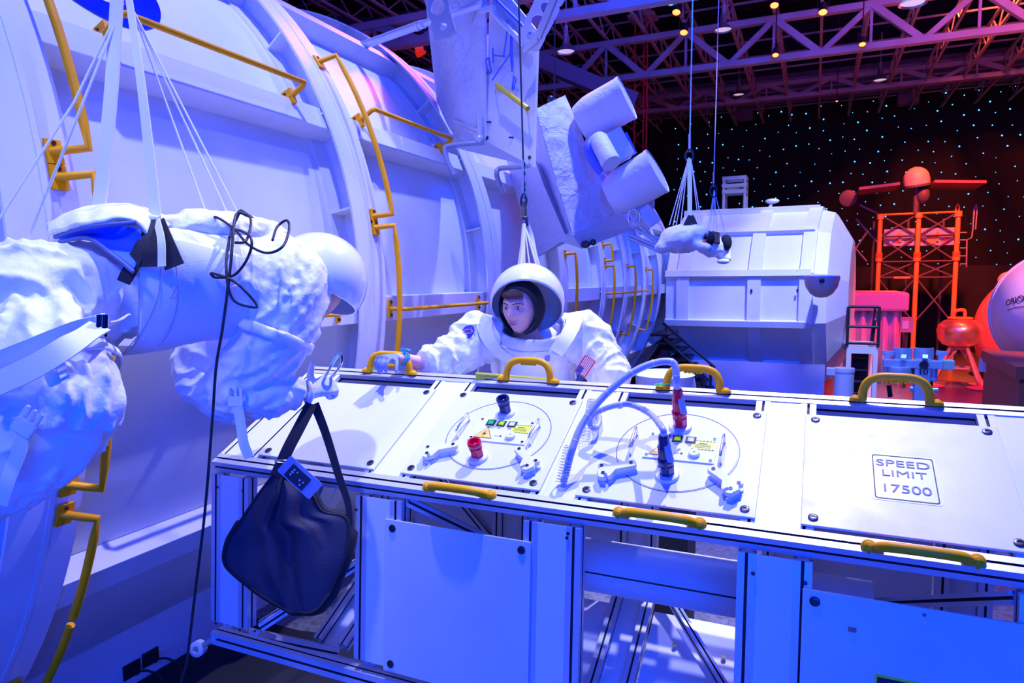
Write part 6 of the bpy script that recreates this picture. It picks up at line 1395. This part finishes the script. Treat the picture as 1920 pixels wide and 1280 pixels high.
# crew capsule with lettering at the right edge, on its plinth
Yo = 13.6
cb_ = onY(2002, 588, Yo); ro = (cb_-onY(1858, 612, Yo)).length
axc = V((-0.30, -0.93, 0.10)).normalized()
cp_ = thing('crew_capsule', V((cb_.x, cb_.y, 0)), 'large pale crew capsule lettered ORION at the right edge', 'capsule')
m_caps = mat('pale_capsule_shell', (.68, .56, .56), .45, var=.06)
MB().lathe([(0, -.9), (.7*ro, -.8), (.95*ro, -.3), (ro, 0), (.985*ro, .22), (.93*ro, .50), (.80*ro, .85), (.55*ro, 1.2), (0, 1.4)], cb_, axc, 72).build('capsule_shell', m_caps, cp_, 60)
fx, fy, fz = frame(axc)
for h_, r_q in ((.22, .99), (.52, .928)): MB().tube([cb_+axc*h_+(fx*math.cos(a)+fy*math.sin(a))*r_q*ro for a in [2*PI*i/72 for i in range(72)]], .010, 6, closed=True).build('shell_seam', m_thin, cp_, 60)
MB().box(cb_.x-.5, cb_.x+.5, cb_.y-.4, cb_.y+.4, 0, cb_.z-ro*.9).build('cradle', m_dark, cp_, 0)
best = None
for k in range(400):
    for h_, r_q in ((.30, .965), (.40, .948)):
        p = cb_+axc*h_+(fx*math.cos(k*PI/200)+fy*math.sin(k*PI/200))*r_q*ro; d_ = p-CAM; qx, qy = 960+F0*d_.dot(CR)/d_.dot(CF), 640-F0*d_.dot(CU)/d_.dot(CF)
        e_ = (qx-1903)**2+(qy-566)**2
        if best is None or e_ < best[0]: best = (e_, p, (p-cb_-axc*h_).normalized())
from mathutils.bvhtree import BVHTree
nr_ = (-CF*.92-CR*.25+CU*.30).normalized(); tx_ = (CR-nr_*CR.dot(nr_)).normalized(); ty_ = nr_.cross(tx_)
cshell = [o_ for o_ in cp_.children if o_.name.startswith('capsule_shell')][0]
bv = BVHTree.FromPolygons([v.co+ORG[cp_.name] for v in cshell.data.vertices], [tuple(p.vertices) for p in cshell.data.polygons])
hit = bv.ray_cast(CAM, ray(1907, 562).normalized()); pn_ = hit[0]; nr_ = hit[1] if hit[1].dot(CF) < 0 else -hit[1]; tx_ = (CR-nr_*CR.dot(nr_)).normalized(); ty_ = nr_.cross(tx_); tx_, ty_ = (tx_*.995-ty_*.08), (ty_*.995+tx_*.08)
lt = text_mesh('capsule_lettering', 'ORION', pn_, tx_*.99+ty_*.05, ty_, .135, m_ink, cp_, depth=0.0, stretch=.9)
for v in lt.data.vertices:
    w_ = v.co+ORG[cp_.name]; hit = bv.ray_cast(w_+nr_*1.2, -nr_)
    if hit[0] is not None: v.co = hit[0]+hit[1]*0.012-ORG[cp_.name] if hit[1].dot(nr_) > 0 else hit[0]-hit[1]*0.012-ORG[cp_.name]
solidify(lt, .006, 1)
lu = []
for i_ in range(13):
    for k_ in (0, 1):
        w_ = pn_-ty_*(.11+.012*k_)+tx_*(-.18+.45*i_/12); hit = bv.ray_cast(w_+nr_*1.2, -nr_); lu.append((hit[0]+nr_*.012) if hit[0] is not None else w_)
MB().add(lu, [(2*i_, 2*i_+2, 2*i_+3, 2*i_+1) for i_ in range(12)]).build('lettering_underline', m_ink, cp_, 0)
# adapter cone behind
cq = onY(1968, 622, 19.2); rq = (cq-onY(1826, 610, 19.2)).length; cn = thing('service_cone', V((cq.x, cq.y, 0)), 'dark red ribbed cone behind the crew capsule', 'cone')
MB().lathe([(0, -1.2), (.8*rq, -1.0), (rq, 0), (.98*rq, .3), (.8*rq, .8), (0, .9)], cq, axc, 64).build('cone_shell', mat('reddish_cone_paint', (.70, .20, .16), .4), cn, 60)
for h_, r_q in ((0, 1.0), (.5, .90)): MB().tube([cq+axc*h_+(fx*math.cos(a)+fy*math.sin(a))*r_q*rq for a in [2*PI*i/60 for i in range(60)]], .015, 6, closed=True).build('rib_line', m_caps, cn, 60)
MB().box(cq.x-.5, cq.x+.5, cq.y-.4, cq.y+.4, 0, cq.z-rq*.9).build('cradle', m_dark, cn, 0)
qs = onY(1890, 526, 18.6)
sb = MB().sph(qs, .20, n=24).cyl(qs+V((.05, .1, -.1)), qs+V((.35, .4, -.55)), .06, n=10).build('domed_beacon', mat('pale_beacon', (.75, .45, .42), .3), None, 60); tag(sb, 'small pale sphere standing on top of the red cone', 'sphere')
x0_, x1_ = onZ(1846, 740, .0).x, onY(1900, 700, 11.0).x
pn = thing('display_plinth', onY(1880, 740, 11.6), 'dark brown display plinth under the crew capsule', 'plinth')
g0, g1, g2 = onY(1846, 672, 12.6), onY(1913, 690, 10.4), onY(1990, 690, 11.2)
base = [V((g0.x, g0.y, 0)), V((g1.x, g1.y, 0)), V((g1.x+3, g1.y+.7, 0)), V((g0.x+3, g0.y-.6, 0))]; zt2 = g1.z
MB().add([p for p in base]+[p+V((0, 0, zt2)) for p in base], [(3, 2, 1, 0), (4, 5, 6, 7), (0, 1, 5, 4), (1, 2, 6, 5), (2, 3, 7, 6), (3, 0, 4, 7)]).build('plinth_body', mat('brown_plinth_paint', (.22, .06, .05), .5), pn, 0)
bb = [p+V((0, 0, zt2)) for p in base]; ctr = sum(bb, V((0, 0, 0)))/4; bb = [ctr+(p-ctr)*1.03 for p in bb]
MB().add([p-V((0, 0, .14)) for p in bb]+[p+V((0, 0, .02)) for p in bb], [(3, 2, 1, 0), (4, 5, 6, 7), (0, 1, 5, 4), (1, 2, 6, 5), (2, 3, 7, 6), (3, 0, 4, 7)]).build('plinth_top', mat('brown_plinth_paint'), pn, 0)
q = onY(1849, 685, 12.5); MB().obox(q+V((-.02, -.03, 0)), V((.06, -.07, 0)), V((0, 0, .10)), V((.01, .01, 0))).build('info_card', m_caps, pn, 0)

# blue multi-armed seat rig seen over the rail
Ys_ = 8.6; m_rig = mat('pale_blue_rig_paint', (0.42, 0.56, 0.66), .35, .3); rg_ = thing('training_chair', V((onY(1732, 700, Ys_).x, Ys_, 0)), 'pale blue steel training rig with curved pads and arm posts, numbered 10', 'training rig')
def T(px, py, y=Ys_): return onY(px, py, y)
MB().bar(T(1655, 680), T(1787, 684), .13, .09).build('cross_beam', m_rig, rg_, 0, bevel=.008); MB().bar(T(1768, 683, Ys_-.06), T(1788, 684, Ys_-.06), .15, .10).build('beam_cap', mat('pale_green_cap', (.35, .6, .5), .4), rg_, 0, bevel=.006)
MB().bar(V((T(1732, 700).x, Ys_, 0)), T(1729, 672), .15, .12).build('column', m_rig, rg_, 0, bevel=.01); MB().bar(T(1719, 690), T(1733, 730), .05, .06).bar(T(1742, 690), T(1735, 730), .05, .06).build('column_gusset', m_rig, rg_, 0)
MB().lathe([(.045, 0), (.045, .02), (0, .02)], T(1732, 684, Ys_-.06), (0, -1, 0), 18).build('pivot_bolt', m_bolt, rg_, 30)
text_mesh('rig_number', '10', T(1731, 697, Ys_-.075), XA, V((0, 0, 1)), .10, m_ink, rg_)
for px0_, ang_ in ((1693, 1), (1733, -1)):
    c = T(px0_, 663); MB().lathe([(.095, -.065), (.10, 0), (.095, .065), (.078, .065), (.08, 0), (.078, -.065), (.095, -.065)], c+V((0, .05, 0)), (0, 0, 1), 24, a0=R(180), a1=R(360)).build('curved_pad', m_rig, rg_, 60); MB().bar(c+V((0, -.08, -.02)), T(px0_+2, 680), .05, .05).build('pad_post', m_rig, rg_, 0)
for px0_ in (1663, 1763): MB().bar(T(px0_-8, 661), T(px0_+13, 663), .04, .05).bar(T(px0_, 661), T(px0_+1, 680), .05, .05).build('arm_post', m_rig, rg_, 0, bevel=.004)
for a_, b_ in (((1662, 686), (1658, 708)), ((1670, 706), (1755, 710)), ((1690, 690), (1690, 705)), ((1752, 686), (1750, 712)), ((1700, 712), (1740, 712))): MB().tube([T(*a_), T(*b_)], .035, 10).build('under_tube', m_rig, rg_, 60)
MB().lathe([(0, -.10), (.11, -.10), (.13, -.04), (.12, .03), (0, .04)], T(1686, 692), (0, 0, 1), 24).build('seat_bowl', m_rig, rg_, 40)
MB().box(T(1700, 690).x, T(1718, 690).x, Ys_+.0, Ys_+.2, T(1710, 706).z, T(1710, 684).z).build('dark_box', m_bolt, rg_, 0)
for a_, b_ in (((1666, 722), (1669, 744)), ((1745, 712), (1743, 730))): mb = MB(); strap(mb, [T(*a_), T(*b_)], .05, .01); mb.build('hanging_strap', m_blackfab, rg_, 40)
MB().tube([T(1748, 731), T(1759, 731)], .03, 10).build('footrest_peg', m_rig, rg_, 60); MB().tube([T(1706, 728), T(1713, 728)], .03, 10).build('footrest_peg', m_rig, rg_, 60)
for dx, dy in ((-.5, -.3), (.5, -.3), (0, .5)): MB().bar(V((T(1732, 700).x, Ys_, .06)), V((T(1732, 700).x+dx, Ys_+dy, .04)), .07, .07).build('base_foot', m_rig, rg_, 0)

# ================================================================ BOTTOM LEFT: sockets, clutter, dark ground cloth
for px, py, nm in ((282, 1232, 'right'), (247, 1255, 'left')):
    c = onX(px, py, -3.655); rad = V((1, 0, 0)); tn = V((0, 0, 1))
    so = thing('power_socket', c, 'black power socket with a plugged cord low on the big cylinder, %s one of two' % nm, 'socket', None)
    MB().obox(c, V((0, .055, 0)), tn*.045, rad*.006).build('socket_plate', m_bolt, so, 0, bevel=.002); MB().cyl(c, c+rad*.05, .022, n=12).build('plug', m_black, so, 60)
    e = V((c.x+.35, c.y-.10, .01)); MB().tube(bez([c+rad*.045, c+rad*.13+V((0, .02, .01)), c+rad*.18+V((0, .06, -.06)), e], 24), .007, 8).build('power_cord', m_black, so, 60)
q = onZ(300, 1290, 0.0)
o = MB().grid(lambda u, v: V((-3.64+1.7*u, 1.2+2.3*v, .012+.03*max(0, nz(u*7, v*7, 2)))), 50, 50).build('ground_cloth', mat('black_ground_cloth', (.008, .008, .012), .9, bump=.3, bscale=10), None, 60); tag(o, 'black cloth spread on the floor below the truss and cylinder', 'cloth')
q = P(372, 1215, 3.0); t = thing('pipe_fitting', q, 'small pale pipe fitting at the lower left end of the truss', 'fitting')
MB().lathe([(.022, -.02), (.034, -.015), (.034, .015), (.022, .02), (.014, .02), (.014, -.02), (.022, -.02)], q, (.3, -1, .2), 20).build('flange', m_alu, t, 40)
MB().bar(q+V((0, .02, 0)), V((XE0+.02, HX[5].y, HX[5].z-.02)), .02, .02).build('arm', m_alu, t, 0)
q = V((-2.35, 2.35, .03)); t = thing('cloth_sack', V((q.x, q.y, 0)), 'dark blue-black sack with a pale strap slumped under the left end of the truss', 'sack')
mb = MB(); loft(mb, [(q+V((-.35, -.1, .12)), .10, .12), (q+V((-.1, -.02, .18)), .17, .20), (q+V((.15, .05, .16)), .16, .18), (q+V((.35, .1, .10)), .07, .08)], 30, 30, (.03, 7, 1.3), 2); mb.build('sack_body', m_capblk, t, 60)
mb = MB(); strap(mb, [q+V((-.12, -.20, .02)), q+V((-.10, -.18, .25)), q+V((-.02, .0, .40)), q+V((.0, .2, .3))], .05, .004, (0, -1, .3)); mb.build('sack_strap', m_web, t, 40)
